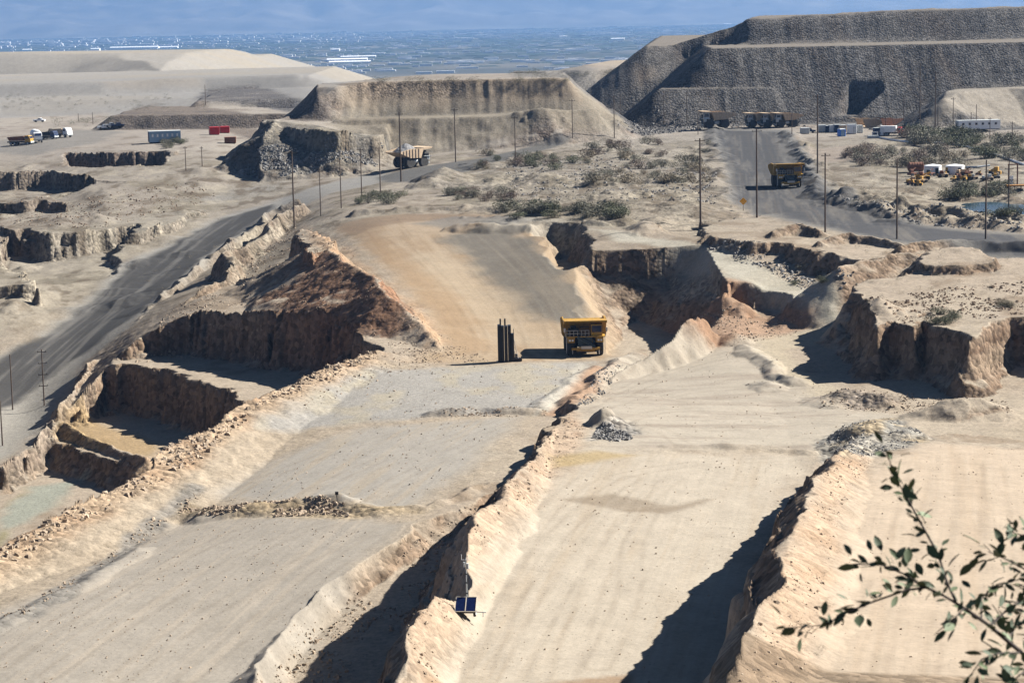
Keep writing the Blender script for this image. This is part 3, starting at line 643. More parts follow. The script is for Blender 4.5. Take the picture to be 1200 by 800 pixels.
idx = np.arange(NR * NC).reshape(NR, NC)
Q = np.stack([idx[:-1, :-1], idx[:-1, 1:], idx[1:, 1:], idx[1:, :-1]], -1).reshape(-1, 4)
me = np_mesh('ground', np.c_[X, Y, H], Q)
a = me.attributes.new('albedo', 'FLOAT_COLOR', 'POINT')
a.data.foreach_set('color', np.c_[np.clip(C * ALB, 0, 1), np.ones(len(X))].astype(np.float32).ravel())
a = me.attributes.new('tracks', 'FLOAT_VECTOR', 'POINT'); a.data.foreach_set('vector', RD.ravel())
a = me.attributes.new('rock', 'FLOAT', 'POINT'); a.data.foreach_set('value', np.clip(RK, 0, 1).astype(np.float32))
me.materials.append(ground_material())
ground = link(bpy.data.objects.new('ground', me)); tag(ground, 'tan and grey dug-over mine ground with haul roads and spoil banks', None, None, 'structure')
# ------------------------------------------------------------------ far mountains and air
def mountains():
    a = np.linspace(-.62, .62, 420); rr = np.r_[np.linspace(28500, 35000, 60), np.linspace(35500, 50000, 40)]
    A, R = np.meshgrid(a, rr)
    x = A * R; y = R
    t = sstep(28500, 41000, R)
    n = fbm(x / 3500, y / 3500, 700, 6, .55); n2 = 1 - np.abs(fbm(x / 2100, y / 2600, 720, 5, .55)) * 2
    z = -145 + t * (1200 + 700 * n + 520 * n2) + 130 * n2 * sstep(28500, 30500, R)
    z = np.where(R > 49000, -160, z)
    i = np.arange(x.size).reshape(x.shape)
    q = np.stack([i[:-1, :-1], i[:-1, 1:], i[1:, 1:], i[1:, :-1]], -1).reshape(-1, 4)
    me = np_mesh('mountains', np.c_[x.ravel(), y.ravel(), z.ravel()], q)
    me.materials.append(mat('mountain_rock', (.16, .14, .11), noise_scale=.0016, var=.45))
    tag(link(bpy.data.objects.new('mountains', me)), 'long blue mountain range rising beyond the valley', None, None, 'structure')
mountains()
def haze():
    bm = bmesh.new()
    bmesh.ops.create_cube(bm, size=1)
    for v in bm.verts:
        v.co.x *= 84000; v.co.y = -60 + (v.co.y + .5) * 62000; v.co.z = -260 + (v.co.z + .5) * 3000
    me = bpy.data.meshes.new('haze'); bm.to_mesh(me); bm.free()
    m = bpy.data.materials.new('haze_air'); m.use_nodes = True; nt = m.node_tree; nt.nodes.clear()
    o = nt.nodes.new('ShaderNodeOutputMaterial'); v = nt.nodes.new('ShaderNodeVolumePrincipled')
    v.inputs['Color'].default_value = (.15, .275, .49, 1); v.inputs['Density'].default_value = 5.6e-5
    v.inputs['Anisotropy'].default_value = .2
    nt.links.new(v.outputs[0], o.inputs['Volume']); me.materials.append(m)
    tag(link(bpy.data.objects.new('haze', me)), 'pale blue air thickening towards the far mountains', None, None, 'stuff')
haze()
# ------------------------------------------------------------------ mesh building helpers
class MB:
    def __init__(s): s.v = []; s.f = []
    def add(s, vs, fs):
        o = len(s.v); s.v += [tuple(v) for v in vs]; s.f += [tuple(i + o for i in f) for f in fs]; return s
    def box(s, c, d, rot=None, taper=1.0):
        vs = []
        for z in (-.5, .5):
            k = taper if z > 0 else 1
            for x, y in ((-.5, -.5), (.5, -.5), (.5, .5), (-.5, .5)):
                p = Vector((x * d[0] * k, y * d[1] * k, z * d[2]))
                if rot: p = Euler(rot).to_matrix() @ p
                vs.append(p + Vector(c))
        return s.add(vs, [(3, 2, 1, 0), (4, 5, 6, 7), (0, 1, 5, 4), (1, 2, 6, 5), (2, 3, 7, 6), (3, 0, 4, 7)])
    def tube(s, a, b, r, r2=None, n=8, cap=True):
        a = Vector(a); b = Vector(b); r2 = r if r2 is None else r2
        q = (b - a).to_track_quat('Z', 'Y'); vs = []
        for p, rr in ((a, r), (b, r2)):
            for k in range(n):
                t = 2 * math.pi * k / n; vs.append(p + q @ Vector((math.cos(t) * rr, math.sin(t) * rr, 0)))
        fs = [(k, (k + 1) % n, n + (k + 1) % n, n + k) for k in range(n)]
        if cap: fs += [tuple(range(n - 1, -1, -1)), tuple(range(n, 2 * n))]
        return s.add(vs, fs)
    def path(s, pts, r0, r1, n=6):
        m = len(pts) - 1
        for k in range(m): s.tube(pts[k], pts[k + 1], r0 + (r1 - r0) * k / m, r0 + (r1 - r0) * (k + 1) / m, n)
        return s
    def lathe(s, prof, axis='X', c=(0, 0, 0), n=20):
        vs = []
        for (h, r) in prof:
            for k in range(n):
                t = 2 * math.pi * k / n; u, w = math.cos(t) * r, math.sin(t) * r
                p = (h, u, w) if axis == 'X' else ((u, w, h) if axis == 'Z' else (u, h, w))
                vs.append((p[0] + c[0], p[1] + c[1], p[2] + c[2]))
        fs = []
        for j in range(len(prof) - 1):
            for k in range(n):
                fs.append((j * n + k, j * n + (k + 1) % n, (j + 1) * n + (k + 1) % n, (j + 1) * n + k))
        fs.append(tuple(range(n - 1, -1, -1))); fs.append(tuple((len(prof) - 1) * n + k for k in range(n)))
        return s.add(vs, fs)
    def extr(s, poly, x0, x1):
        """(y,z) outline pushed along x"""
        n = len(poly)
        vs = [(x0, y, z) for y, z in poly] + [(x1, y, z) for y, z in poly]
        fs = [tuple(range(n)), tuple(range(2 * n - 1, n - 1, -1))] + [(k, k + n, (k + 1) % n + n, (k + 1) % n) for k in range(n)]
        return s.add(vs, fs)
    def mesh(s, name, m=None, smooth=False, bevel=0):
        me = bpy.data.meshes.new(name); me.from_pydata(s.v, [], s.f)
        bm = bmesh.new(); bm.from_mesh(me)
        bmesh.ops.recalc_face_normals(bm, faces=bm.faces)
        if bevel: bmesh.ops.bevel(bm, geom=bm.edges[:], offset=bevel, segments=1, affect='EDGES')
        bm.to_mesh(me); bm.free()
        if smooth: me.polygons.foreach_set('use_smooth', [True] * len(me.polygons))
        if m: me.materials.append(m)
        return me
    def obj(s, name, m, parent=None, **k):
        return link(bpy.data.objects.new(name, s.mesh(name, m, **k)), parent)
def empty(name, loc=(0, 0, 0), rz=0.0, label=None, cat=None, group=None, sc=1.0):
    o = bpy.data.objects.new(name, None); COL.objects.link(o); o.empty_display_size = .1
    o.location = loc; o.rotation_euler = (0, 0, rz); o.scale = (sc, sc, sc)
    return tag(o, label, cat, group)
def copy_tree(o, parent=None):
    c = o.copy(); COL.objects.link(c)
    if parent is not None: c.parent = parent
    for ch in o.children: copy_tree(ch, c)
    return c
def place(o, p, rz=0.0, sc=None):
    o.location = p; o.rotation_euler = (0, 0, rz)
    if sc: o.scale = (sc, sc, sc)
    return o

M_YEL = mat('worn_yellow_paint', (.36, .20, .028), .55, 0, 2.0, .25)
M_TANP = mat('sun_bleached_tan_paint', (.46, .34, .22), .7, 0, 2.0, .2)
M_DARK = mat('dark_steel', (.022, .022, .024), .6, .3, 4.0, .3)
M_BLACK = mat('black_paint', (.012, .012, .014), .5)
M_TYRE = mat('dusty_rubber', (.045, .042, .038), .95, 0, 3.0, .3)
M_GRILLE = mat('teal_grey_grille', (.035, .05, .055), .5, .3)
M_GLASS = mat('dark_cab_glass', (.012, .02, .05), .08, 0, spec=.6)
M_LAMP = mat('lamp_glass', (.75, .74, .68), .25)
M_RAIL = mat('pale_handrail', (.55, .50, .42), .6)
M_GREYP = mat('pale_grey_paint', (.42, .44, .43), .6, 0, 2.0, .15)
M_WHITE = mat('white_paint', (.72, .72, .70), .55, 0, 1.5, .08)
M_RUST = mat('rusty_steel', (.17, .075, .045), .85, .1, 2.5, .4)
M_WOOD = mat('weathered_pole_wood', (.085, .062, .046), .95, 0, 6.0, .3)
M_RED = mat('red_paint', (.45, .02, .02), .45)
M_BLUE = mat('blue_plastic', (.03, .16, .55), .5)
M_BLUEG = mat('blue_grey_siding', (.23, .33, .42), .7, 0, 3.0, .1)
M_NAVY = mat('dark_navy_siding', (.02, .035, .08), .7)
M_ORANGE = mat('orange_sign', (.85, .38, .03), .6)
M_ROCKL = mat('grey_ore', (.17, .165, .16), .95, 0, 1.2, .45, .6)

# ------------------------------------------------------------------ haul truck
def make_truck(paint, body_mat, front='grey'):
    t = empty('haul_truck')
    # chassis
    m = MB()
    for s_ in (-1, 1): m.box((s_ * .95, .2, 2.0), (.45, 10.6, .8))
    m.box((0, 2.3, 1.85), (4.0, 1.0, .9)); m.box((0, -3.6, 1.85), (4.2, .7, .6)); m.box((0, -1.0, 2.1), (2.4, 2.0, 1.0))
    m.obj('chassis', M_DARK, t)
    for y, xs in ((-3.6, (-2.65, 2.65)), (2.4, (-2.95, -1.72, 1.72, 2.95))):
        for x in xs:
            w = .58; R = 1.78
            pr = [(-w, R * .55), (-w, R * .86), (-w * .86, R * .96), (-w * .6, R), (w * .6, R), (w * .86, R * .96), (w, R * .86), (w, R * .55)]
            wh = MB().lathe(pr, 'X', (0, 0, 0), 26)
            for k in range(26):
                a = 2 * math.pi * k / 26
                wh.box((0, math.cos(a) * R, math.sin(a) * R), (w * 1.5, .16, .10), (a + math.pi / 2, 0, 0))
            o = wh.obj('wheel', M_TYRE, t, smooth=False); o.location = (x, y, R + .02)
            sg = 1 if x > 0 else -1
            rm = MB().lathe([(-.35 * sg, R * .54), (.5 * sg, R * .54), (.5 * sg, R * .46), (.28 * sg, R * .36), (.28 * sg, .42), (.52 * sg, .38), (.52 * sg, .1)], 'X', (0, 0, 0), 20)
            rm.obj('rim', paint if front != 'grey' else M_RAIL, o)
    # front: radiator grille, hood, bumper
    MB().box((-.1, -5.55, 2.75), (2.5, .25, 2.0)).box((-.1, -4.6, 2.75), (2.35, 1.8, 1.9)).obj('radiator_grille', M_GRILLE, t)
    bp = MB().box((0, -6.0, 1.45), (5.0, .5, .42)).box((0, -5.6, 1.2), (3.2, .5, .5)).obj('bumper', paint, t)
    MB().box((.15, -6.3, 1.72), (1.9, .12, .5)).obj('number_board', M_RAIL, bp)
    for x in (-2.35, 2.35): MB().tube((x, -6.2, .5), (x, -6.2, 1.4), .06).obj('step_rail', M_RAIL, bp)
    for s_ in (-1, 1):
        MB().box((s_ * 2.55, -5.3, 3.0), (1.3, .9, .95)).obj('fender_box', paint, t)
        for dx in (-.25, .25):
            MB().box((s_ * 2.55 + dx, -5.79, 2.95), (.34, .08, .3)).obj('headlight', M_LAMP, t)
    # deck, rails, cab, cabinet
    dk = MB().box((0, -4.75, 3.62), (7.0, 2.7, .16)).obj('deck', paint, t)
    r = MB()
    for z in (4.2, 4.75):
        r.tube((-3.45, -6.05, z), (.6, -6.05, z), .035, n=5)
    for k in range(7): r.tube((-3.45 + k * .675, -6.05, 3.7), (-3.45 + k * .675, -6.05, 4.75), .035, n=5)
    r.tube((-3.45, -6.05, 4.75), (-3.45, -3.5, 4.75), .035, n=5)
    r.obj('handrail', M_RAIL, dk)
    cb = MB().box((2.0, -4.7, 4.72), (2.0, 2.1, 2.04)).obj('cab', paint, t)
    MB().box((2.0, -5.78, 4.95), (1.75, .08, 1.15)).obj('windscreen', M_GLASS, cb)
    MB().box((3.03, -4.75, 4.95), (.08, 1.7, 1.1)).obj('window', M_GLASS, cb)
    MB().box((.97, -4.75, 4.95), (.08, 1.7, 1.1)).obj('window', M_GLASS, cb)
    MB().box((-2.1, -4.7, 4.3), (1.9, 1.7, 1.3)).box((-2.1, -4.4, 5.15), (1.0, .9, .5)).obj('air_cleaner_cabinet', M_DARK, t)
    MB().box((-.1, -4.3, 4.4), (1.7, 1.2, 1.5)).obj('retarder_grid', mat('brown_steel', (.09, .05, .02), .7), t)
    # stairway across the grille
    st = MB()
    a = Vector((-1.5, -6.12, 3.6)); b = Vector((1.7, -6.12, 1.75))
    for dz in (0, .42): st.tube(a + Vector((0, 0, dz - .2)), b + Vector((0, 0, dz - .2)), .07, n=6)
    for k in range(10):
        p = a.lerp(b, (k + .5) / 10); st.box((p.x, -6.06, p.z), (.36, .5, .05))
    for z0 in (.95,): st.tube(a + Vector((0, -.05, z0)), b + Vector((0, -.05, z0)), .04, n=5)
    st.obj('stairway', mat('stair_steel', (.09, .12, .13), .6, .2), t)
    for s_ in (-1, 1):
        mr = MB().tube((s_ * 3.5, -6.0, 3.6), (s_ * 3.72, -6.15, 4.6), .04, n=5).box((s_ * 3.74, -6.17, 4.9), (.3, .1, .7)).obj('mirror', M_RAIL, t)
        MB().tube((s_ * 3.42, -5.95, .75), (s_ * 3.42, -5.95, 3.6), .06, n=5).obj('ladder_rail', M_RAIL, t)
    MB().lathe([(-.9, .7), (.9, .7)], 'Y', (2.0, -.6, 2.1), 16).obj('fuel_tank', paint, t)
    MB().lathe([(-.8, .6), (.8, .6)], 'Y', (-2.0, -.6, 2.1), 16).obj('hydraulic_tank', paint, t)
    for s_ in (-1, 1):
        MB().tube((s_ * 1.35, -.9, 1.9), (s_ * 1.35, 1.0, 4.0), .2, .14, 8).obj('hoist_cylinder', M_DARK, t)
        MB().tube((s_ * 1.7, -3.6, 1.9), (s_ * 1.5, -3.4, 3.6), .24, .2, 8).obj('suspension_cylinder', M_DARK, t)
    # dump body: floor, two side walls, head wall and canopy
    W = 3.75
    def zt(y): return 6.25 if y < 2 else 6.25 - (y - 2) * .16
    b = MB()
    out = [(-2.9, 6.2), (-1.7, 3.15), (2.6, 3.3), (6.9, 5.0), (6.9, 5.4), (4.0, 5.95), (2.0, 6.25)]
    for s_ in (-1, 1): b.extr(out, s_ * W - .09, s_ * W + .09)
    flo = [(-1.7, 3.15), (2.6, 3.3), (6.9, 5.0), (6.9, 5.18), (2.55, 3.5), (-1.7, 3.35)]
    b.extr(flo, -W + .09, W - .09)
    b.extr([(-3.05, 6.3), (-1.85, 3.15), (-1.68, 3.15), (-2.85, 6.3)], -W + .09, W - .09)
    body = b.obj('dump_body', body_mat, t)
    cn = MB().extr([(-6.55, 6.32), (-2.85, 6.2), (-2.85, 6.38), (-6.55, 6.55)], -W, W)
    for s_ in (-1, 1): cn.extr([(-6.55, 6.55), (-6.1, 6.0), (-2.85, 5.7), (-2.85, 6.38)], s_ * W - .07, s_ * W + .07)
    cn.obj('canopy', body_mat, body)
    for k in range(6):
        y = -.9 + k * 1.25
        zb = 3.2 if y < 2.6 else 3.3 + (y - 2.6) * .4
        for s_ in (-1, 1): MB().box((s_ * (W + .16), y, (zb + zt(y)) / 2), (.16, .26, zt(y) - zb - .12)).obj('rib', body_mat, body)
    return t
truck = make_truck(M_YEL, M_YEL, 'yellow')
truck['label'] = 'yellow mining haul truck driving down the dusty ramp past the black frame'; truck['category'] = 'haul truck'; truck['group'] = 'mining haul trucks'
p = hit(686, 418); place(truck, (p[0], p[1] + 6.2, hgt(p[0], p[1] + 3)), math.radians(1))
TRUCK_P = p
def truck_copy(src, x, y, rz, label, sc=1.0, dy=0.0, dx=0.0):
    q = hit(x, y); c = copy_tree(src)
    place(c, (q[0] + dx, q[1] + dy, float(hgt(q[0] + dx, q[1] + dy)) + .02), rz, sc)
    c['label'] = label; c['group'] = 'mining haul trucks'; c['category'] = 'haul truck'; return c
truck_copy(truck, 925, 221, math.radians(3), 'yellow haul truck coming down the grey upper haul road', dy=6.2)
tan_truck = make_truck(M_GREYP, M_TANP, 'grey')
tan_truck['label'] = 'loaded haul truck with tan body driving away below the mesa'; tan_truck['category'] = 'haul truck'; tan_truck['group'] = 'mining haul trucks'
q = hit(480, 197); place(tan_truck, (q[0], q[1] + 2, float(hgt(q[0], q[1] + 2))), math.radians(132))
LOADP = tan_truck
truck_copy(tan_truck, 840, 150, math.radians(-80), 'tan bodied haul truck at the top of the upper haul road facing the poles')
for x_, lab in ((889, 'haul truck parked foremost in the row below the dark waste dump'), (907, 'haul truck parked in the middle of the row below the dark waste dump'), (922, 'rearmost haul truck of the parked row, its tan body pointing at the yard')):
    truck_copy(tan_truck, x_, 149, math.radians(-78), lab, .86)
# ore heaped in the loaded truck
def heap(name, rx, ry, h, m, label, cat, seed, n=26, sx=1.0, group=None):
    u = np.linspace(-1, 1, n); A, Bv = np.meshgrid(u, u)
    r = np.sqrt(A * A + Bv * Bv)
    z = h * np.clip(1 - r ** 1.3, 0, 1) + .10 * h * fbm(A * 6 + seed, Bv * 6, seed, 3) * (r < 1)
    x = A * rx; y = Bv * ry
    i = np.arange(n * n).reshape(n, n)
    me = np_mesh(name, np.c_[x.ravel(), y.ravel(), z.ravel()], np.stack([i[:-1, :-1], i[:-1, 1:], i[1:, 1:], i[1:, :-1]], -1).reshape(-1, 4), False)
    me.materials.append(m); return tag(link(bpy.data.objects.new(name, me)), label, cat, group)
ld = heap('ore_load', 3.5, 4.6, 2.6, M_ROCKL, 'heap of grey broken ore carried in the loaded truck body', 'ore', 5)
ld.location = LOADP.matrix_basis @ Vector((0, 1.5, 5.3)); ld.rotation_euler = LOADP.rotation_euler

# ------------------------------------------------------------------ black steel frame beside the ramp
def black_frame():
    x, y, z = hit(594, 424.5); z = float(hgt(x, y + 1.0)) - .3
    s = .152
    t = empty('steel_tower', (x, y + 1.0, z), 0, 'tall black steel tower with two posts and a sloping ladder beside the ramp', 'tower')
    def X_(px_): return (px_ - 594) * s
    for px_, top, wd in ((586.0, 6.8, .55), (589.5, 6.6, .5), (593.5, 6.6, .5), (597.5, 6.7, .5), (600.5, 5.2, .5)):
        MB().box((X_(px_), 0, top / 2), (wd * 1.12, 1.5, top)).box((X_(px_), -.78, top / 2), (.12, .1, top)).obj('panel', M_BLACK, t)
    for px_ in (587.4, 592.6): MB().box((X_(px_), .3, 3.9), (.28, .3, 7.8)).obj('post', M_DARK, t)
    MB().extr([(-.7, .1), (.7, .1), (.7, 6.0), (-.7, 6.0)], X_(602), X_(602) + .1).obj('side_plate', M_BLACK, t)
    d = MB(); a0 = Vector((X_(598.5), -.3, 5.2)); b0 = Vector((X_(604.5), -.3, .9))
    for o_ in (0, .42): d.tube(a0 + Vector((o_, 0, 0)), b0 + Vector((o_, 0, 0)), .06, n=6)
    for k in range(11):
        pp = a0.lerp(b0, k / 10); d.tube(pp, pp + Vector((.42, 0, -.18)), .04, n=5)
    d.obj('ladder', M_RAIL, t)
    MB().box((X_(605.5), 0, .45), (1.5, 1.2, .9)).box((X_(604.5), 0, 1.2), (.5, .6, .9)).obj('winch', M_DARK, t)
    MB().tube((X_(611), 0, 0), (X_(611), 0, 1.2), .08).tube((X_(609), 0, 0), (X_(609), 0, 1.0), .08).tube((X_(609), 0, .8), (X_(611), 0, .8), .06).obj('guard_rail', M_DARK, t)
    MB().box((0, 0, .15), (3.6, 2.2, .3)).obj('base_plate', M_DARK, t)
black_frame()

# ------------------------------------------------------------------ solar mast trailer
def solar_trailer():
    x, y, z = hit(546, 722)
    t = empty('solar_trailer', (x, y, float(hgt(x, y))), math.radians(-6), 'small trailer with two dark blue solar panels and a slim mast on the sandy lane', 'trailer')
    MB().box((0, 0, .55), (1.5, 1.2, .16)).box((0, .1, .78), (1.0, .8, .32)).obj('battery_box', M_DARK, t)
    for sx in (-.82, .82):
        w = MB().lathe([(-.11, .16), (-.11, .30), (-.08, .34), (.08, .34), (.11, .30), (.11, .16)], 'X', (0, 0, 0), 18).obj('wheel', M_TYRE, t)
        w.location = (sx, 0, .34)
        MB().lathe([(-.115, .17), (.115, .17)], 'X', (0, 0, 0), 12).obj('rim', M_WHITE, w)
    MB().tube((.75, -.1, .5), (1.9, -.1, .42), .05).tube((1.6, -.1, 0), (1.6, -.1, .5), .04).obj('drawbar', M_GREYP, t)
    for sx in (-.48, .48):
        pn = MB().box((0, 0, 0), (.9, 1.55, .045)).obj('solar_panel', mat('solar_cells', (.006, .012, .055), .18, 0, 14, .4, spec=.5), t)
        pn.location = (sx + .05, -.25, 1.22); pn.rotation_euler = (math.radians(40), 0, 0)
        fr = MB()
        for k in (-1, 1): fr.box((k * .46, 0, .01), (.04, 1.62, .07)).box((0, k * .80, .01), (.96, .04, .07))
        fr.obj('frame', M_RAIL, pn)
    MB().tube((-.5, .1, .7), (-.5, -.1, 1.15), .035).tube((.55, .1, .7), (.55, -.1, 1.15), .035).obj('panel_strut', M_GREYP, t)
    ms = MB().tube((.05, .55, .6), (.05, .55, 3.0), .06).tube((.05, .55, 3.0), (.05, .55, 4.5), .045).tube((.05, .55, 4.5), (.05, .55, 5.4), .03).obj('mast', M_GREYP, t)
    for z in (2.0, 3.0, 3.8): MB().tube((.05, .55, z), (.05, .55, z + .1), .1).obj('clamp', M_DARK, ms)
    MB().box((-.12, .5, 4.75), (.16, .2, .45)).box((.2, .5, 4.6), (.2, .2, .5)).obj('antenna', M_GREYP, ms)
    MB().tube((-.35, .5, 5.2), (.4, .5, 5.2), .025).tube((-.35, .5, 5.2), (-.35, .5, 5.7), .02).tube((.25, .5, 5.2), (.25, .5, 5.6), .02).obj('aerial', M_WHITE, ms)
solar_trailer()
# ------------------------------------------------------------------ utility poles
def pole(x, yb, yt, label, group, arms=1, xt=None):
    p = hit(x, yb); z = p[2]
    h = (yb - yt) * p[1] / FPX * 1.01
    t = empty('utility_pole', (p[0], p[1], z - .3), random.Random(int(x * 7)).uniform(-.5, .5), label, 'pole', group)
    r = max(.15, min(.24, h * .012))
    MB().tube((0, 0, 0), (0, 0, h + .3), r, r * .7, 8).obj('shaft', M_WOOD, t)
    for k in range(arms):
        zz = h - .25 - k * h * .2
        ar = MB().box((0, -r - .05, zz), (min(2.4, h * .16), .12, .14)).obj('crossarm', M_WOOD, t)
        for dx in (-.42, 0, .42):
            MB().tube((dx * min(2.4, h * .16), -r - .05, zz + .07), (dx * min(2.4, h * .16), -r - .05, zz + .28), .05, n=6).obj('insulator', M_DARK, ar)
PG = 'wooden utility poles around the mine'
for x, yb, yt, arms, lab in [
  (15,480,414,0,'bare wooden pole standing below the left haul road'), (52,475,408,4,'wooden pole with four crossarms beside the left haul road'), (3,522,468,0,'bare wooden pole standing below the left haul road'),
  (345,267,178,1,'tall wooden pole behind the brown spoil bank'), (376,253,198,0,'short bare pole behind the brown spoil bank'), (400,244,187,0,'bare pole on the track above the brown spoil bank'), (424,231,174,1,'wooden pole beside the shrubs above the brown spoil bank'), (446,231,172,1,'wooden pole among the shrubs near the loaded truck'),
  (470,213,133,1,'tall pole standing just in front of the loaded truck'), (534,190,128,1,'wooden pole beside the grey road below the mesa'), (604,185,137,1,'wooden pole beside the grey road below the mesa'), (671,162,117,1,'wooden pole at the foot of the mesa end'), (720,162,113,1,'wooden pole at the foot of the mesa end'),
  (727,134,110,0,'thin pole against the dark waste dump'), (778,146,108,0,'thin pole against the dark waste dump'), (805,146,108,0,'thin pole against the dark waste dump'), (818,158,132,0,'short pole at the edge of the upper haul road'), (821,267,163,1,'tall pole on the flat above the white track'), (887,255,152,1,'tall pole standing in front of the grey upper haul road'),
  (928,157,133,0,'short pole at the top of the upper haul road by the truck row'), (958,203,112,1,'tall pole on the bank beside the upper haul road'), (967,272,180,1,'tall pole on the bank where the upper haul road bends'), (1051,280,187,0,'bare pole below the long bend of the upper haul road'), (1155,280,188,0,'bare pole below the long bend of the upper haul road'), (1182,247,183,3,'pole with crossarms beside the pond'),
  (1078,142,75,0,'very tall bare pole against the waste dump near the scrub'), (1096,150,85,1,'very tall pole against the waste dump near the scrub'), (1099,147,123,0,'short pole behind the dark scrub'), (1117,149,115,1,'pole with a lamp arm in front of the tan heap'), (1144,152,123,0,'short pole beside the white office block'), (1138,148,132,0,'short pole behind the white office block'), (1160,163,138,1,'short pole in the scrub by the rock pile'), (1186,173,143,1,'short pole in the scrub by the rock pile'), (1059,141,112,0,'thin pole in front of the notch in the dump'), (1038,149,137,0,'short pole beside the red truck'),
  (241,123,100,0,'lone pole on the brown dump'), (92,142,133,0,'small pole beyond the truck yard'), (109,146,132,0,'small pole beyond the truck yard'), (218,200,172,1,'pole on the bench below the blue office trailer'), (237,195,172,1,'pole on the bench below the blue office trailer'), (395,588,578,0,None)]:
    if lab: pole(x, yb, yt, lab, PG, arms)
p = hit(395, 588)
t = empty('marker_post', p, 0, 'small marker post standing on the rubble strip across the lower road', 'marker')
MB().tube((0, 0, -.1), (0, 0, 1.2), .06, n=6).obj('post', M_DARK, t); MB().box((0, -.08, 1.15), (.42, .05, .42)).obj('plate', M_DARK, t)
p = hit(871, 247)
t = empty('road_sign', p, 0, 'orange diamond road sign where the upper haul road bends', 'sign')
MB().tube((0, 0, 0), (0, 0, 2.2), .07, n=6).obj('post', M_WOOD, t); MB().box((0, -.1, 2.3), (1.3, .05, 1.3), (0, math.radians(45), 0)).obj('plate', M_ORANGE, t)

# ------------------------------------------------------------------ yard things
def at(x, y): return hit(x, y)
def office(x, y, w, d, h, rz, wall, endm, nwin, label, name='office_trailer', glass=M_LAMP):
    p = at(x, y); t = empty(name, p, rz, label, 'building')
    MB().box((0, 0, h / 2 + .3), (w, d, h)).obj('wall', wall, t)
    MB().box((0, 0, h + .36), (w + .3, d + .3, .12)).obj('roof', M_GREYP, t)
    e = MB().box((-w / 2 - .04, 0, h / 2 + .3), (.08, d - .02, h - .02)).obj('end_wall', endm, t)
    MB().box((-w / 2 - .1, d * .15, 1.35), (.06, .9, 2.0)).obj('door', M_DARK, t)
    for k in range(nwin):
        wx = -w / 2 + w * (k + .7) / (nwin + .4)
        f = MB().box((wx, -d / 2 - .03, h * .62 + .3), (w / nwin * .36, .06, h * .3)).obj('window', M_RAIL, t)
        MB().box((wx, -d / 2 - .075, h * .62 + .3), (w / nwin * .29, .03, h * .24)).obj('pane', glass, f)
    MB().box((0, 0, .18), (w * .96, d * .9, .32)).obj('skirting', M_DARK, t)
office(193, 167, 11.5, 4.5, 3.9, math.radians(14), M_BLUEG, M_NAVY, 6, 'blue-grey site office trailer with a row of bright windows', glass=M_WHITE)
office(1146, 152, 15, 4, 3.0, math.radians(4), M_WHITE, M_GREYP, 6, 'long white site office block behind the scrub', glass=M_GLASS)
def skip(x, y, w, d, h, m, label, name, cat, rz=0.0, group=None, roof=False):
    p = at(x, y); t = empty(name, p, rz, label, cat, group)
    MB().box((0, 0, h / 2 + .12), (w, d, h)).obj('shell', m, t, bevel=.05)
    for k in range(5): MB().box((-w * .42 + k * w * .21, -d / 2 - .05, h / 2 + .12), (.1, .1, h * .9)).obj('rib', m, t)
    MB().box((0, 0, .06), (w * .9, d * .9, .14)).obj('skid', M_DARK, t)
    MB().box((w * .2, -d / 2 - .06, h * .45), (w * .28, .06, h * .7)).obj('door', M_GREYP if roof else m, t)
    if roof: MB().box((0, 0, h + .18), (w * 1.04, d * 1.04, .1)).obj('roof', M_GREYP, t)
skip(251, 158, 3.6, 3, 2.9, M_RED, 'bright red steel tank box beside a heap of stones', 'steel_box', 'box', .3, 'red boxes')
skip(263, 156, 3.6, 3, 2.5, M_RED, 'second bright red steel box beside the grey heap', 'steel_box', 'box', .3, 'red boxes')
skip(270, 168, 4.2, 3, 2.2, M_RUST, 'dark rusty open box near the foot of the grey heap', 'steel_box', 'box', .1)
for x, y, w, h, m, lab in [(963,155,2.6,2.4,M_GREYP,'small grey hut first in the yard row'),(970,155,1.8,2.2,M_NAVY,'narrow dark hut in the yard row'),(975,155,2.2,2.4,M_WHITE,'small white hut in the yard row'),(981,155,2.2,2.6,M_NAVY,'navy hut in the yard row'),(987,155,2.6,2.4,M_TANP,'tan hut in the yard row'),(998,157,3.0,3.2,M_WHITE,'white shed with dark doors in the yard'),(1006,156,2.6,2.6,M_GREYP,'last grey shed of the yard row'),
                           (1029,159,3.2,2.6,M_NAVY,'dark blue cabinet by the red truck'),(1035,159,2.2,2.2,M_WHITE,'white cabinet beside the red truck'),(943,157,3,2,M_GREYP,'low grey hut beside the road pole')]:
    skip(x, y, w, 2.6, h, m, lab, 'yard_hut', 'hut', .1, 'small huts in the yard', True)
p = at(986, 160); t = empty('portable_toilet', p, .3, 'bright blue portable toilet in front of the yard huts', 'toilet')
MB().box((0, 0, 1.3), (2.3, 2.2, 2.5)).obj('cabin', M_BLUE, t, bevel=.08); MB().box((0, -1.13, 1.2), (1.4, .06, 2.0)).obj('door', M_BLUEG, t); MB().box((0, 0, 2.68), (2.4, 2.3, .22), None, .7).obj('roof', M_GREYP, t)
p = at(1023, 162); t = empty('dump_bin', p, .1, 'low grey bin with open frame at the yard edge', 'bin')
MB().box((0, 0, .5), (3.6, 2, .9)).obj('tub', M_GREYP, t)
for sx in (-.4, 1.5): MB().box((sx, -.6, 1.5), (.2, .2, 1.3)).obj('post', M_WHITE, t)
MB().box((.55, -.6, 2.1), (2.2, .2, .22)).obj('beam', M_WHITE, t)

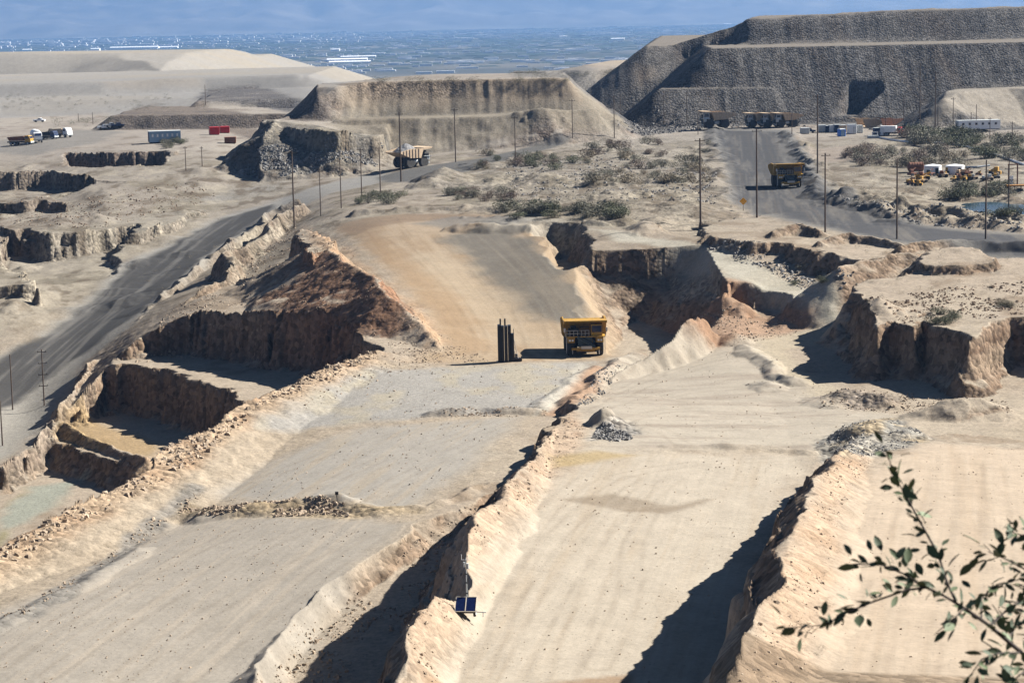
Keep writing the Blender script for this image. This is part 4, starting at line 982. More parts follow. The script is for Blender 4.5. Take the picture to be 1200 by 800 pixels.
def small_truck(x, y, rz, cabm, bodym, kind, label, name='service_truck', sc=1.0, group=None, cat='truck'):
    p = at(x, y); t = empty(name, p, rz, label, cat, group, sc)
    MB().box((0, .4, 1.0), (2.2, 8.2, .4)).obj('chassis', M_DARK, t)
    c = MB().extr([(-3.9, .9), (-1.9, .9), (-1.9, 3.1), (-3.3, 3.1), (-3.9, 2.1)], -1.2, 1.2).obj('cab', cabm, t)
    MB().box((0, -3.66, 2.55), (2.0, .1, .8), (math.radians(-31), 0, 0)).obj('windscreen', M_GLASS, c)
    for s_ in (-1, 1): MB().box((s_ * 1.22, -2.6, 2.45), (.05, 1.0, .8)).obj('window', M_GLASS, c)
    MB().box((0, -4.0, 1.0), (2.4, .25, .5)).obj('bumper', M_GREYP, t)
    if kind == 'tank': MB().lathe([(-1.6, 1.0), (-1.5, 1.3), (4.2, 1.3), (4.3, 1.0)], 'Y', (0, 0, 2.6), 16).obj('tank', bodym, t, smooth=True)
    elif kind == 'box': MB().box((0, 1.5, 2.45), (2.5, 5.8, 2.3)).obj('box_body', bodym, t)
    else:
        b = MB().extr([(-1.5, 1.4), (3.6, 1.4), (4.5, 2.6), (-1.5, 2.9)], -1.35, -1.2); b.extr([(-1.5, 1.4), (3.6, 1.4), (4.5, 2.6), (-1.5, 2.9)], 1.2, 1.35); b.box((0, 1.2, 1.45), (2.5, 5.2, .12)).box((0, -1.5, 2.2), (2.6, .12, 1.5))
        b.obj('tipper_body', bodym, t)
    for y_ in (-2.9, 1.8, 3.1):
        for s_ in (-1, 1):
            w = MB().lathe([(-.2, .3), (-.2, .5), (-.15, .56), (.15, .56), (.2, .5), (.2, .3)], 'X', (0, 0, 0), 14).obj('wheel', M_TYRE, t); w.location = (s_ * 1.1, y_, .56)
            MB().lathe([(-.21, .3), (.21, .3)], 'X', (0, 0, 0), 10).obj('rim', M_GREYP, w)
    for s_ in (-1, 1): MB().box((s_ * .85, -4.14, 1.25), (.4, .06, .22)).obj('headlight', M_LAMP, t)
YG = 'vehicles in the yards'
small_truck(25, 170, math.radians(75), M_YEL, M_RUST, 'tip', 'brown and yellow tipper with open sides in the left yard', sc=1.15)
small_truck(43, 167, math.radians(20), M_WHITE, M_WHITE, 'tank', 'white water truck in the left yard between two other trucks', sc=1.25)
small_truck(57, 163, math.radians(60), M_NAVY, M_DARK, 'tip', 'dark low truck in the left yard behind the water truck', sc=1.0)
small_truck(72, 161, math.radians(55), M_WHITE, M_TANP, 'tip', 'cream tipper standing highest up the left yard ramp', sc=1.2)
small_truck(1046, 159, math.radians(70), M_RED, M_WHITE, 'box', 'red cab truck with white box in the yard', sc=.95)
def pickup(x, y, rz, m, label, group=None):
    p = at(x, y); t = empty('pickup_truck', p, rz, label, 'pickup', group)
    MB().extr([(-2.7, .5), (2.7, .5), (2.7, 1.2), (.6, 1.2), (.3, 1.85), (-.9, 1.85), (-1.4, 1.2), (-2.7, 1.05)], -.95, .95).obj('body', m, t)
    for s_ in (-1, 1): MB().box((s_ * .96, -.4, 1.5), (.04, 1.2, .45)).obj('window', M_GLASS, t)
    MB().box((0, -1.2, 1.52), (1.6, .06, .5), (math.radians(-38), 0, 0)).obj('windscreen', M_GLASS, t)
    for y_ in (-1.7, 1.6):
        for s_ in (-1, 1): w = MB().lathe([(-.14, .25), (-.14, .4), (.14, .4), (.14, .25)], 'X', (0, 0, 0), 14).obj('wheel', M_TYRE, t); w.location = (s_ * .86, y_, .4)
pickup(122, 151, 1.9, M_WHITE, 'white pickup on the ramp above the left yard', YG); pickup(130, 149, 1.9, M_GREYP, 'silver pickup behind a white one above the left yard', YG); pickup(138, 149, 1.9, M_NAVY, 'dark pickup last in line above the left yard', YG); pickup(46, 143, 1.5, M_WHITE, 'white pickup on the bank behind the left yard', YG)
pickup(947, 156, 1.5, M_NAVY, 'dark pickup beside the truck row', YG)
# discarded dump body, tanks and scrap on the right
def spare_body(x, y, rz, m, label):
    p = at(x, y); t = empty('spare_dump_body', p, rz, label, 'dump body')
    b = MB(); out = [(-3, 3.2), (-1.8, .1), (2.6, .3), (6.5, 2.0), (2.0, 3.3)]
    for s_ in (-1, 1): b.extr(out, s_ * 3.4 - .09, s_ * 3.4 + .09)
    b.obj('side_wall', m, t); MB().extr([(-1.8, .1), (2.6, .3), (6.5, 2.0), (6.4, 2.2), (2.5, .5), (-1.8, .3)], -3.3, 3.3).obj('floor', m, t)
    MB().extr([(-6, 3.5), (-3, 3.2), (-3, 3.4), (-6, 3.7)], -3.4, 3.4).obj('canopy', m, t)
spare_body(1015, 149, math.radians(-75), M_TANP, 'discarded tan dump body lying behind the yard huts')
spare_body(1046, 149, math.radians(-60), M_RUST, 'rust-brown dump body lying near the red truck')
def drum(x, y, r, L_, m, label, rz=0.0, vertical=False, name='storage_tank'):
    p = at(x, y); t = empty(name, p, rz, label, 'tank')
    if vertical:
        MB().lathe([(0, r), (L_, r), (L_ + .15, r * .97), (L_ + .5, r * .2)], 'Z', (0, 0, 0), 28).obj('shell', m, t)
        for z in (.3, L_ * .5, L_ - .1): MB().lathe([(z, r + .05), (z + .12, r + .05)], 'Z', (0, 0, 0), 28).obj('hoop', m, t)
        MB().box((r * .3, -r - .0, 1.0), (.9, .3, 1.7)).obj('hatch', M_DARK, t)
    else:
        MB().lathe([(-L_ / 2, r * .6), (-L_ / 2 + .3, r), (L_ / 2 - .3, r), (L_ / 2, r * .6)], 'X', (0, 0, r + .3), 24).obj('shell', m, t, smooth=False)
        for k in range(6): MB().lathe([(-L_ * .42 + k * L_ * .165, r + .06), (-L_ * .42 + k * L_ * .165 + .15, r + .06)], 'X', (0, 0, r + .3), 24).obj('hoop', m, t)
        for k in (-1, 1): MB().box((k * L_ * .3, 0, .2), (.5, r * 1.5, .5)).obj('saddle', M_DARK, t)
drum(1073, 202, 1.3, 4.6, M_RUST, 'rusty brown cylinder lying beside the white tanks', .1)
drum(1093, 204, 2.4, 2.3, M_WHITE, 'round white tank next to the rusty cylinder', vertical=True)
drum(1119, 204, 2.6, 2.3, M_WHITE, 'round white tank beyond the first one, amid scrap', vertical=True)
M_SCR = [M_RUST, M_TANP, M_YEL, M_DARK, M_GREYP, M_RUST, M_TANP]
rs = random.Random(44)
def scrap(x, y, sc, label, m2=None):
    m = m2 or rs.choice(M_SCR); label = {'rusty_steel': 'rusty brown', 'sun_bleached_tan_paint': 'faded tan', 'worn_yellow_paint': 'yellow', 'dark_steel': 'dark', 'pale_grey_paint': 'pale grey'}[m.name] + ' ' + label
    p = at(x, y); t = empty('scrap_machine', p, rs.uniform(-.7, .7), label, 'scrap', 'scrap machinery by the tanks', sc)
    MB().box((0, 0, .6), (2.6, 1.4, .7), (0, rs.uniform(-.1, .1), 0)).obj('bed', m, t, bevel=.06)
    MB().box((rs.uniform(-.8, .8), .1, 1.3), (.9, 1.0, .9), (0, 0, rs.uniform(-.4, .4))).obj('housing', rs.choice(M_SCR), t, bevel=.06)
    MB().tube((-1.2, 0, .8), (rs.uniform(.5, 1.6), 0, rs.uniform(1.0, 2.2)), .16, n=8).obj('boom', m, t)
    for k in (-1, 1): MB().lathe([(-.12, .3), (-.12, .45), (.12, .45), (.12, .3)], 'Y', (k * .8, -.75, .42), 12).obj('roller', M_DARK, t)
for k in range(30):
    x = rs.uniform(1062, 1168); y = rs.uniform(203, 212) if x > 1085 else rs.uniform(205, 222)
    scrap(x, y, rs.uniform(.6, 1.15), 'broken piece of scrapped machinery lying below the white tanks')
for x, y, s_ in ((1075, 213, 1.2), (1082, 211, 1.3), (1166, 205, 1.3)): scrap(x, y, s_, 'scrapped machine among the rusty pieces, larger than its neighbours', M_YEL)
p = at(1187, 219); t = empty('steel_portal', p, .15, 'tall rusty steel portal behind the pond pole', 'portal')
for sx in (-1.2, 1.2): MB().box((sx, 0, 2.9), (.28, .28, 5.8)).obj('post', M_RUST, t)
MB().box((0, 0, 5.9), (2.8, .3, .3)).obj('beam', M_RUST, t); MB().box((-.5, .1, 1.6), (1.2, .1, 2.6)).obj('sheet', M_WHITE, t)
p = at(1192, 222); t = empty('flat_rack', p, .05, 'long orange rust rack below the portal frame', 'rack')
MB().box((0, 0, 1.0), (5.5, 1.6, .4)).obj('bed', mat('orange_rust', (.36, .17, .04), .8), t)
for sx in (-2.4, -.8, .8, 2.4): MB().box((sx, -.7, .5), (.2, .2, 1.0)).obj('post', M_RUST, t)
# pipes
def pipe(pts, r, m, label):
    W_ = []
    for x, y in pts:
        p = at(x, y); W_.append((p[0], p[1], p[2] + r))
    o = MB().path(W_, r, r, 7).obj('pipeline', m, None); tag(o, label, 'pipe', 'pipes near the scrap yard'); return o
pipe([(1025, 161), (1045, 165), (1070, 168), (1100, 168), (1130, 172), (1160, 180), (1200, 194)], .3, M_WHITE, 'pale pipeline running from the yard through the scrub')
pipe([(1132, 197), (1145, 197), (1160, 195)], .3, M_GREYP, 'short pale pipe beside the far white tank')
pipe([(1068, 171), (1080, 173), (1090, 176)], .2, M_DARK, 'dark hose lying on the yard floor')
# pond
def pond():
    pts = [(1112, 244), (1128, 240), (1150, 238), (1180, 236), (1230, 236), (1230, 248), (1190, 250), (1150, 249), (1125, 247)]
    P = [hit(*q)[:2] for q in pts]; z = 11.0
    z = float(np.median([hgt(*q) for q in P])) + .25
    me = bpy.data.meshes.new('pond'); me.from_pydata([(a, b, z) for a, b in P], [], [tuple(range(len(P)))])
    me.materials.append(mat('pond_water', (.035, .065, .085), .08, 0, .4, .3, spec=.5))
    tag(link(bpy.data.objects.new('pond', me)), 'blue settling pond behind the haul road bend', None, None, 'structure')
pond()

# ------------------------------------------------------------------ town and valley
rs = random.Random(9)
M_FARW = mat('far_white_roof', (.8, .8, .78), .6)
def shed(x, y, w, d, h, label, m=M_FARW, cat='building', group=None):
    q = px(x, y, -125)
    for _ in range(3): q = px(x, y, float(hgt(*q)))
    t = empty('far_warehouse', (q[0], q[1], float(hgt(*q)) - .5), rs.uniform(-.1, .1), label, cat, group)
    MB().box((0, 0, h / 2), (w, d, h)).obj('wall', m, t)
    MB().extr([(-d / 2 - 1, h), (d / 2 + 1, h), (0, h + d * .12)], -w / 2 - 1, w / 2 + 1).obj('roof', m, t)
for x, y, w, d, h, lab in [(158,58,330,60,14,'very long white warehouse on the valley floor beyond the tan tailings bank'),(195,57,160,50,10,'white warehouse joined on to the long one beyond the tailings bank'),(112,60,60,40,14,'white block at the near end of the long valley warehouse'),(32,60,60,40,10,'small white shed showing over the top of the tan tailings bank'),
        (270,72,150,40,9,'low white warehouse behind the flat grey tailings bank'),(407,72,170,40,9,'paired white warehouses in the valley, the rear one'),(410,75,165,36,9,'paired white warehouses in the valley, the front one'),(393,60,50,30,10,'small white block behind the paired warehouses'),(420,68,160,30,7,'low pale building right behind the paired warehouses'),
        (660,44,60,30,9,'pale valley building above the mesa end'),(724,47,90,40,9,'pale valley building in front of the far dump'),(760,29,220,60,22,'bright white works on the far valley edge'),(800,28,260,60,24,'longest bright white works on the far valley edge'),(840,28,140,60,20,'white works on the far valley edge next to the dump'),(853,30,90,50,16,'small white works close to the dump silhouette'),(205,38,26,26,60,'slender pale tower on the far valley edge'),(558,32,26,26,55,'second pale tower on the far valley edge')]:
    shed(x, y, w, d, h, lab, group='white buildings in the valley')
def town():
    m = MB(); g = MB()
    for k in range(1700):
        x = rs.uniform(-60, 900); base = 15 - .021 * (x - 600)
        b = rs.choice([22, 23, 24, 26, 29, 33, 38, 46, 58]) if rs.random() < .8 else rs.uniform(22, 70)
        y = base + b + rs.gauss(0, 1.2)
        if y < base + 19: continue
        q = px(x, y, -130)
        for _ in range(2): q = px(x, y, float(hgt(*q)))
        w = rs.uniform(10, 40) * (2.2 if b < 30 else 1.0); h = rs.uniform(4, 9) * (2 if b < 30 else 1)
        m.box((q[0], q[1], float(hgt(*q)) + h / 2), (w * 1.6, w * .6, h))
    o = m.obj('distant_town', mat('pale_town_walls', (.7, .69, .67), .8, 0, .004, .4), None); tag(o, 'scatter of small pale buildings of a far town across the valley', 'town', None, 'stuff')
    for k in range(3500):
        x = rs.uniform(-80, 920); base = 15 - .021 * (x - 600)
        y = base + 17 + abs(rs.gauss(0, 16))
        q = px(x, y, -130)
        for _ in range(2): q = px(x, y, float(hgt(*q)))
        w = rs.uniform(20, 70); h = rs.uniform(3, 6)
        g.box((q[0], q[1], float(hgt(*q)) + h / 2), (w * 2.2, w, h), None, .6)
    o = g.obj('valley_trees', mat('far_trees', (.03, .045, .025), .9), None); tag(o, 'dark scattered trees between the far town buildings', 'trees', None, 'stuff')
town()

# ------------------------------------------------------------------ rubble
def rocks(name, regions, label, m, seed):
    r = np.random.RandomState(seed)
    base = np.array([(-1,-1,-1),(1,-1,-1),(1,1,-1),(-1,1,-1),(-1,-1,1),(1,-1,1),(1,1,1),(-1,1,1)], np.float32) * .5
    F = np.array([(3,2,1,0),(4,5,6,7),(0,1,5,4),(1,2,6,5),(2,3,7,6),(3,0,4,7)])
    V = []; 
    for pts, n, s0, s1 in regions:
        P = polyd(pts); lo = P.min(0); hi = P.max(0)
        xs = r.uniform(lo[0], hi[0], n * 4); ys = r.uniform(lo[1], hi[1], n * 4)
        ins = seg_dist(P, xs, ys, True)[3]
        cl = noise(xs / 3, ys / 3, seed + 3) > -.25
        k = np.nonzero(ins & cl)[0][:n]; xs = xs[k]; ys = ys[k]
        zs = hgt(xs, ys); sz = (s0 + (s1 - s0) * r.rand(len(xs)) ** 4) * .8
        vv = base[None] * (1 + r.uniform(-.75, .35, (len(xs), 8, 3)))
        vv = vv * r.uniform(.6, 1.2, (len(xs), 1, 3)); vv[:, 4:, :2] *= .7
        a = r.uniform(0, 6.28, len(xs)); c, s_ = np.cos(a)[:, None], np.sin(a)[:, None]
        vx = vv[..., 0] * c - vv[..., 1] * s_; vy = vv[..., 0] * s_ + vv[..., 1] * c
        V.append(np.stack([vx * sz[:, None] + xs[:, None], vy * sz[:, None] + ys[:, None], vv[..., 2] * sz[:, None] * .8 + zs[:, None] + sz[:, None] * .12], -1).reshape(-1, 3))
    V = np.concatenate(V); n = len(V) // 8
    q = (F[None] + 8 * np.arange(n)[:, None, None]).reshape(-1, 4)
    me = np_mesh(name, V, q, False); me.materials.append(m)
    tag(link(bpy.data.objects.new(name, me)), label, 'rocks', None, 'stuff')
M_RT = mat('tan_rock', (.29, .225, .16), .95, 0, .5, .4, .5); M_RG = mat('grey_rock', (.19, .18, .165), .95, 0, .5, .45, .5); M_RB = mat('brown_rock', (.17, .12, .08), .95, 0, .5, .45, .5)
rocks('tan_rubble', [([(-40,690),(0,645),(150,565),(230,512),(330,458),(430,412),(440,420),(300,480),(235,540),(110,605),(0,665),(-40,705)], 6000, .2, 1.1),
   ([(200,606),(300,606),(410,606),(405,590),(300,588),(220,588)], 1500, .2, .9), ([(140,650),(60,700),(0,740),(-20,735),(60,690),(150,630),(230,575),(245,580)], 700, .15, .6),
   ([(430,830),(470,735),(520,655),(580,590),(650,490),(690,500),(640,570),(580,630),(540,700),(510,830)], 2600, .1, .45), ([(280,820),(350,740),(430,680),(520,610),(560,590),(520,660),(440,740),(380,830)], 1800, .12, .6),
   ([(845,830),(880,760),(905,690),(940,610),(970,545),(1000,515),(1020,540),(985,600),(960,700),(945,830)], 2600, .08, .4),
   ([(320,460),(430,412),(480,400),(540,420),(460,440),(360,480)], 700, .15, .6), ([(480,360),(540,400),(575,424),(460,424)], 900, .12, .5),
   ([(480,490),(560,478),(640,480),(640,488),(560,488)], 400, .1, .5), ([(780,390),(830,366),(940,366),(950,376),(860,405)], 900, .12, .6), ([(985,455),(1180,470),(1190,492),(960,478)], 1400, .1, .6),
   ([(-40,740),(200,616),(440,612),(290,810),(-40,890)], 1500, .05, .32), ([(250,585),(430,500),(610,488),(480,600)], 900, .05, .35), ([(510,810),(600,620),(700,530),(950,528),(880,640),(840,810)], 1100, .05, .3), ([(690,500),(720,420),(880,400),(1060,490),(960,525)], 900, .06, .35), ([(970,810),(1000,600),(1100,520),(1240,530),(1240,830)], 900, .04, .25), ([(430,428),(690,426),(640,478),(380,500)], 700, .06, .4),
   ([(60,500),(170,400),(300,300),(345,262),(355,280),(260,370),(140,440),(90,500)], 2500, .15, .8)], 'tan broken stones strewn along the earth banks', M_RT, 1)
rocks('grey_rubble', [([(960,522),(990,497),(1050,490),(1095,514),(1050,528),(985,535)], 2200, .1, .5), ([(690,520),(700,500),(730,498),(742,515)], 700, .2, .8), ([(268,203),(320,170),(400,178),(450,175),(440,195),(330,207)], 3000, .25, 1.2),
   ([(960,228),(1000,243),(1070,262),(1200,272),(1200,256),(1060,240),(990,232)], 1800, .2, 1.2), ([(590,195),(700,180),(840,200),(840,240),(600,240)], 3000, .2, 1.1), ([(700,435),(690,455),(675,478),(690,480),(712,455),(730,428)], 600, .15, .6),
   ([(722,150),(840,147),(905,147),(1080,150),(1085,144),(905,140),(740,138)], 2500, .3, 1.6), ([(820,285),(900,290),(1000,320),(985,345),(900,318),(840,300)], 1400, .2, 1.0)], 'grey broken stones lying in heaps and along windrows', M_RG, 2)
rocks('brown_rubble', [([(310,350),(352,268),(420,318),(485,362),(480,388),(440,398),(330,388)], 1800, .12, .6), ([(0,240),(120,225),(230,212),(260,230),(120,268),(0,270)], 1500, .2, .9), ([(1000,375),(1080,340),(1200,330),(1200,372),(1060,380)], 1500, .15, .8)], 'brown broken stones on the spoil slopes', M_RB, 3)

# ------------------------------------------------------------------ desert scrub
M_LEAF = [mat('scrub_leaf_%s' % n, c, .8, 0, 1.5, .35) for n, c in (('green', (.088, .092, .048)), ('grey', (.15, .14, .098)), ('russet', (.14, .105, .078)), ('dry', (.23, .19, .125)))]
def bush_mesh(seed, n=1000):
    r = random.Random(seed); b = MB()
    lobes = [(Vector((r.gauss(0, .38), r.gauss(0, .38), r.uniform(.2, .62))), r.uniform(.28, .5)) for _ in range(8)]
    for k in range(n):
        c, rad = r.choice(lobes)
        d = Vector((r.gauss(0, 1), r.gauss(0, 1), r.gauss(0, 1))).normalized() * rad * r.uniform(.55, 1.05)
        p = c + d
        if p.z < .02: p.z = abs(p.z) + .03
        u = Vector((r.gauss(0, 1), r.gauss(0, 1), r.gauss(0, 1) * .7)).normalized() * r.uniform(.03, .075)
        w = u.cross(Vector((r.gauss(0, 1), r.gauss(0, 1), r.gauss(0, 1)))).normalized() * r.uniform(.014, .034)
        b.add([p - u, p + w, p + u, p - w], [(0, 1, 2, 3)])
    me = bpy.data.meshes.new('foliage'); me.from_pydata(b.v, [], b.f); me.materials.append(M_LEAF[0])
    st = MB()
    for k in range(7):
        c, rad = r.choice(lobes); st.path([(0, 0, -.1), tuple(c * .5 + Vector((r.gauss(0, .05), 0, .02))), tuple(c + Vector((0, 0, rad * .5)))], .03, .008, 4)
    return me, st.mesh('stem', M_WOOD)
BM = [bush_mesh(s) for s in range(6)]; BS = [bush_mesh(s + 20, 150) for s in range(4)]
rb = random.Random(77)
def shrub(x, y, s, kind, label, group):
    p = hit(x, y)
    label = '%s %s %s' % ('small' if s < 1.7 else ('large' if s > 3.2 else 'medium'), ('green', 'grey', 'russet', 'straw-coloured')[kind], label)
    t = empty('desert_shrub', (p[0], p[1], p[2] - .05), rb.uniform(0, 6.28), label, 'shrub', group)
    t.scale = (s * rb.uniform(.85, 1.25), s * rb.uniform(.85, 1.25), s * rb.uniform(.7, 1.0))
    f, st = rb.choice(BM)
    o = link(bpy.data.objects.new('foliage', f), t); o.material_slots[0].link = 'OBJECT'; o.material_slots[0].material = M_LEAF[kind]
    link(bpy.data.objects.new('stem', st), t)
def grove(box, n, s0, s1, kinds, label, group, stuff=None):
    if stuff is None:
        for k in range(n):
            shrub(rb.uniform(box[0], box[2]), rb.uniform(box[1], box[3]), rb.uniform(s0, s1), rb.choice(kinds), label, group)
        return
    V = []; F = []; MI = []; o = 0                       # low growth nobody could count: one object
    for k in range(n):
        p = hit(rb.uniform(box[0], box[2]), rb.uniform(box[1], box[3])); s = rb.uniform(s0, s1); a = rb.uniform(0, 6.28); kd = rb.randrange(len(kinds))
        me = rb.choice(BS)[0]; nv = len(me.vertices)
        co = np.empty(nv * 3, np.float32); me.vertices.foreach_get('co', co); co = co.reshape(-1, 3) * s
        V.append(np.c_[co[:, 0] * math.cos(a) - co[:, 1] * math.sin(a) + p[0], co[:, 0] * math.sin(a) + co[:, 1] * math.cos(a) + p[1], co[:, 2] * .8 + p[2] - .05])
        F.append(np.arange(nv).reshape(-1, 4) + o); MI += [kd] * (nv // 4); o += nv
    me = np_mesh(stuff, np.concatenate(V), np.concatenate(F), False)
    for kd in kinds: me.materials.append(M_LEAF[kd])
    me.polygons.foreach_set('material_index', MI)
    tag(link(bpy.data.objects.new(stuff, me)), label, 'shrubs', None, 'stuff')
grove((418, 230, 470, 240), 14, 1.8, 3.0, (0, 0, 1), 'shrub beside the poles above the brown spoil bank', 'shrubs above the spoil bank')
grove((520, 226, 606, 236), 16, 1.6, 3.0, (0, 1, 2), 'shrub on the flat left of the long thicket', 'shrubs on the middle flat')
grove((590, 244, 735, 257), 36, 1.8, 3.6, (0, 1, 1), 'shrub in the long thicket above the ramp head', 'thicket above the ramp')
grove((560, 182, 700, 200), 30, 1.5, 3.4, (1, 0, 3, 2), 'shrub on the lumpy ground below the mesa road', 'shrubs below the mesa road')
grove((690, 168, 830, 215), 50, 1.6, 4.2, (1, 1, 3, 2), 'shrub on the spoil lumps beside the upper haul road', 'shrubs beside the upper haul road')
grove((1058, 157, 1112, 172), 18, 3.5, 6.0, (2, 1, 0), 'scrub bush between the yard and the tanks', 'large scrub by the yard')
grove((1110, 160, 1145, 174), 12, 3.5, 6.0, (0, 0, 1), 'bush in front of the white office block', 'large bushes by the office')
grove((1150, 166, 1200, 192), 18, 2.8, 5.0, (1, 0), 'bush beside the pale rock pile', 'bushes by the rock pile')
grove((985, 178, 1140, 196), 44, 2.2, 4.4, (2, 1, 3, 2), 'bush in the scrub belt above the white tanks', 'scrub belt above the tanks')
grove((1108, 222, 1140, 233), 14, 2.4, 4.0, (0, 0, 1), 'bush behind the pond below the scrap', 'bushes behind the pond')
grove((1148, 220, 1186, 232), 12, 2.2, 3.8, (0, 1), 'bush behind the pond near the steel portal', 'bushes by the steel portal')
grove((1168, 250, 1196, 256), 6, 1.8, 3.0, (0,), 'bush at the near edge of the pond', 'bushes on the pond edge')
grove((1096, 368, 1122, 382), 7, 1.0, 1.9, (0, 0), 'shrub on the brink of the bluff', 'shrubs on the bluff brink')
grove((1165, 348, 1195, 360), 6, .9, 1.7, (0, 3), 'shrub on the flat top of the bluff', 'shrubs on the bluff top')
grove((930, 315, 965, 335), 5, 1.0, 2.0, (0, 1), 'shrub on the dark slope above the white track', 'shrubs above the white track')
grove((190, 166, 213, 176), 10, 1.4, 2.8, (0, 0, 1), 'shrub around the blue office trailer', 'shrubs by the office trailer')
grove((640, 205, 815, 262), 90, .5, 1.7, (3, 1), 'low dry bushes scattered over the pale middle ground', None, 'low_bushes')
grove((990, 200, 1070, 240), 40, .6, 2.2, (2, 3, 1), 'russet bushes on the bank beside the upper haul road', None, 'bank_bushes')
grove((1000, 290, 1200, 350), 60, .4, 1.2, (3, 1), 'dry tufts on the slopes of the bluff', None, 'dry_tufts')
grove((425, 94, 665, 97), 70, 1.0, 2.8, (0, 1, 3), 'shrubs along the top edge of the tan mesa', None, 'mesa_shrubs')
grove((600, 86, 720, 92), 30, 2.0, 3.4, (0, 1), 'shrubs on the grey flat behind the mesa end', None, 'flat_shrubs')
grove((60, 140, 150, 150), 20, 1.6, 3.0, (1, 0), 'shrubs on the bank behind the truck yard', None, 'bank_shrubs')
grove((5, 112, 200, 130), 90, 1.0, 2.2, (0, 1), 'small dark bushes dotted over the pale tailings slope', None, 'tailings_bushes')
grove((0, 195, 260, 300), 110, .4, 1.3, (0, 1, 3), 'low tufts on the broken ground beside the lower haul road', None, 'ground_tufts')
grove((160, 300, 350, 360), 50, .4, 1.0, (1, 3), 'low tufts on the bank between the haul road and the pits', None, 'pit_tufts')
grove((560, 560, 640, 640), 9, .4, .8, (3,), 'dry tufts on the sandy windrow above the lane', None, 'windrow_tufts')
grove((935, 600, 985, 800), 14, .35, .7, (3,), 'dry tufts at the foot of the tall windrow', None, 'windrow_foot_tufts')

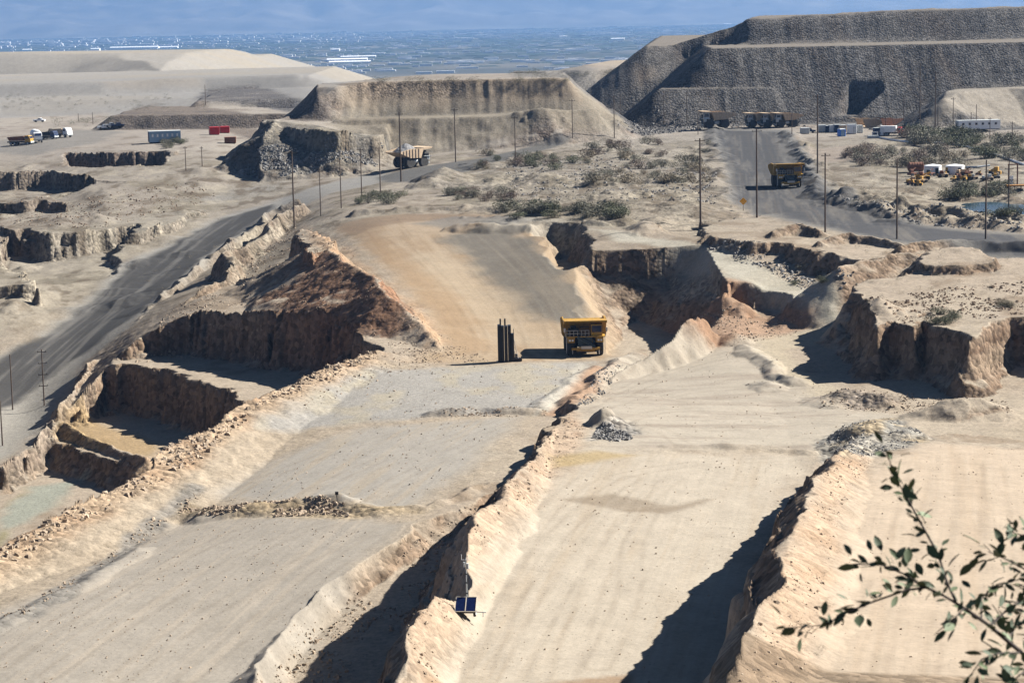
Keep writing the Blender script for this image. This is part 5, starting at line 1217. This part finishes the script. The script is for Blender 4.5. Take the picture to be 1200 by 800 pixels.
# ------------------------------------------------------------------ shrub branch close to the lookout
M_TWIG = mat('twig_bark', (.05, .04, .034), .9)
M_NLEAF = [mat('leaf_green', (.075, .10, .042), .7), mat('leaf_dark', (.045, .064, .03), .7), mat('leaf_light', (.14, .17, .09), .7)]
def near_shrub():
    D = 5.0
    def w(x, y, dd=0.0):
        d = ray(x, y); k = (D + dd) / d[1]; return Vector((d[0] * k, d[1] * k, CAMZ + d[2] * k))
    root = w(1340, 1040); root.z = float(hgt(root.x, root.y))
    t = empty('foreground_shrub', root, 0, 'green leafy shrub reaching in beside the lookout, in front of the sandy ramp', 'shrub')
    inv = -root
    leafs = []
    r = random.Random(5)
    for k in range(4):
        b = MB(); L_ = 1.0; W_ = .19 + .03 * k; bend = .10 + .05 * k
        pr = [(0, .02), (.25, .75), (.55, 1.0), (.8, .65), (1, .02)]
        vs = []; fs = []
        for (u, ww) in pr:
            z = -bend * u * u
            vs += [(-W_ * ww, u * L_, z + .05), (0, u * L_, z), (W_ * ww, u * L_, z + .05)]
        for j in range(4):
            for s_ in (0, 1): a = j * 3 + s_; fs.append((a, a + 1, a + 4, a + 3))
        me = bpy.data.meshes.new('leaf'); me.from_pydata(vs, [], fs); me.polygons.foreach_set('use_smooth', [True] * len(fs)); leafs.append(me)
        me.materials.append(M_NLEAF[0])
    B_ = [([(1340,1040,0),(1290,880,.05),(1240,800,0),(1197,764,0),(1160,733,-.05),(1130,712,-.05),(1105,697,-.05)], 5.5, 2.6, 22),
          ([(1105,697,-.05),(1077,684,-.02),(1059,672,0),(1032,661,.03),(999,661,.05)], 2.4, 1.0, 26),
          ([(1085,688,-.04),(1062,691,-.05),(1025,704,-.08),(995,716,-.1),(965,732,-.1),(924,735,-.1)], 2.2, .9, 30),
          ([(1120,704,-.05),(1110,683,0),(1100,650,.05),(1077,609,.08),(1062,581,.1),(1047,556,.1),(1040,530,.1)], 2.6, 1.0, 44),
          ([(1160,733,-.05),(1178,716,0),(1200,700,.1),(1225,690,.1)], 2.2, 1.2, 22), ([(1150,726,-.05),(1150,700,.05),(1168,685,.1),(1205,676,.1)], 1.8, 1.0, 20),
          ([(1240,690,.2),(1200,666,.15),(1175,653,.12),(1158,646,.1)], 2.0, .9, 22), ([(1250,640,.2),(1215,630,.18),(1190,625,.15),(1180,618,.12)], 1.8, .9, 16),
          ([(1197,764,0),(1170,765,-.1),(1150,772,-.15),(1138,790,-.2)], 1.8, .9, 22), ([(1215,780,0),(1195,790,-.1),(1180,805,-.1)], 1.8, .9, 18), ([(1180,750,0),(1190,735,.1),(1210,725,.1)], 1.5, .9, 18),
          ([(1130,712,-.05),(1120,722,-.1),(1112,738,-.12)], 1.4, .7, 8)]
    scl = D / FPX
    # stems outside the picture carry the rest of the shrub
    B_ += [([(1340,1040,0),(1330,860,.2),(1290,740,.25),(1240,690,.2)], 5, 2, 6), ([(1330,860,.2),(1320,740,.3),(1290,660,.25),(1250,640,.2)], 3, 2, 6)]
    for pts, r0, r1, nl in B_:
        W_ = [w(*q) + inv for q in pts]
        b = MB().path([tuple(v) for v in W_], r0 * .72 * scl, r1 * .6 * scl, 6).obj('branch', M_TWIG, t)
        L_ = len(W_) - 1
        nl = int(nl * 1.7); ex = MB()
        for k in range(nl):
            u = (.08 + .92 * (k + r.random()) / nl) * L_; i = min(int(u), L_ - 1); p = W_[i].lerp(W_[i + 1], u - i)
            dr = (W_[i + 1] - W_[i]).normalized()
            d = (dr * r.uniform(.2, 1.0) + Vector((r.gauss(0, .55), r.gauss(0, .45), r.gauss(0, .55)))).normalized()
            s_ = r.uniform(11, 24) * scl
            p = p + d * s_ * r.choice((0, .1, .5, .9)) + Vector((r.gauss(0, 1), r.gauss(0, 1), r.gauss(0, 1))) * 2.5 * scl
            qt = d.to_track_quat('Y', 'Z') @ Quaternion((0, 1, 0), r.uniform(-1.2, 1.2))
            if k % 9 >= 5:                              # past the three hundred separate leaves
                me = r.choice(leafs); s_ *= .8
                ex.add([p + qt @ (v.co * s_) for v in me.vertices], [tuple(f.vertices) for f in me.polygons]); continue
            o = bpy.data.objects.new('leaf', r.choice(leafs)); link(o, b)
            o.rotation_mode = 'QUATERNION'; o.rotation_quaternion = qt
            o.location = p; o.scale = (s_, s_, s_)
            o.material_slots[0].link = 'OBJECT'; o.material_slots[0].material = r.choices(M_NLEAF, (5, 4, 2))[0]
        if ex.v: tag(ex.obj('small_leaves', M_NLEAF[1], b, smooth=True), kind='stuff')
near_shrub()
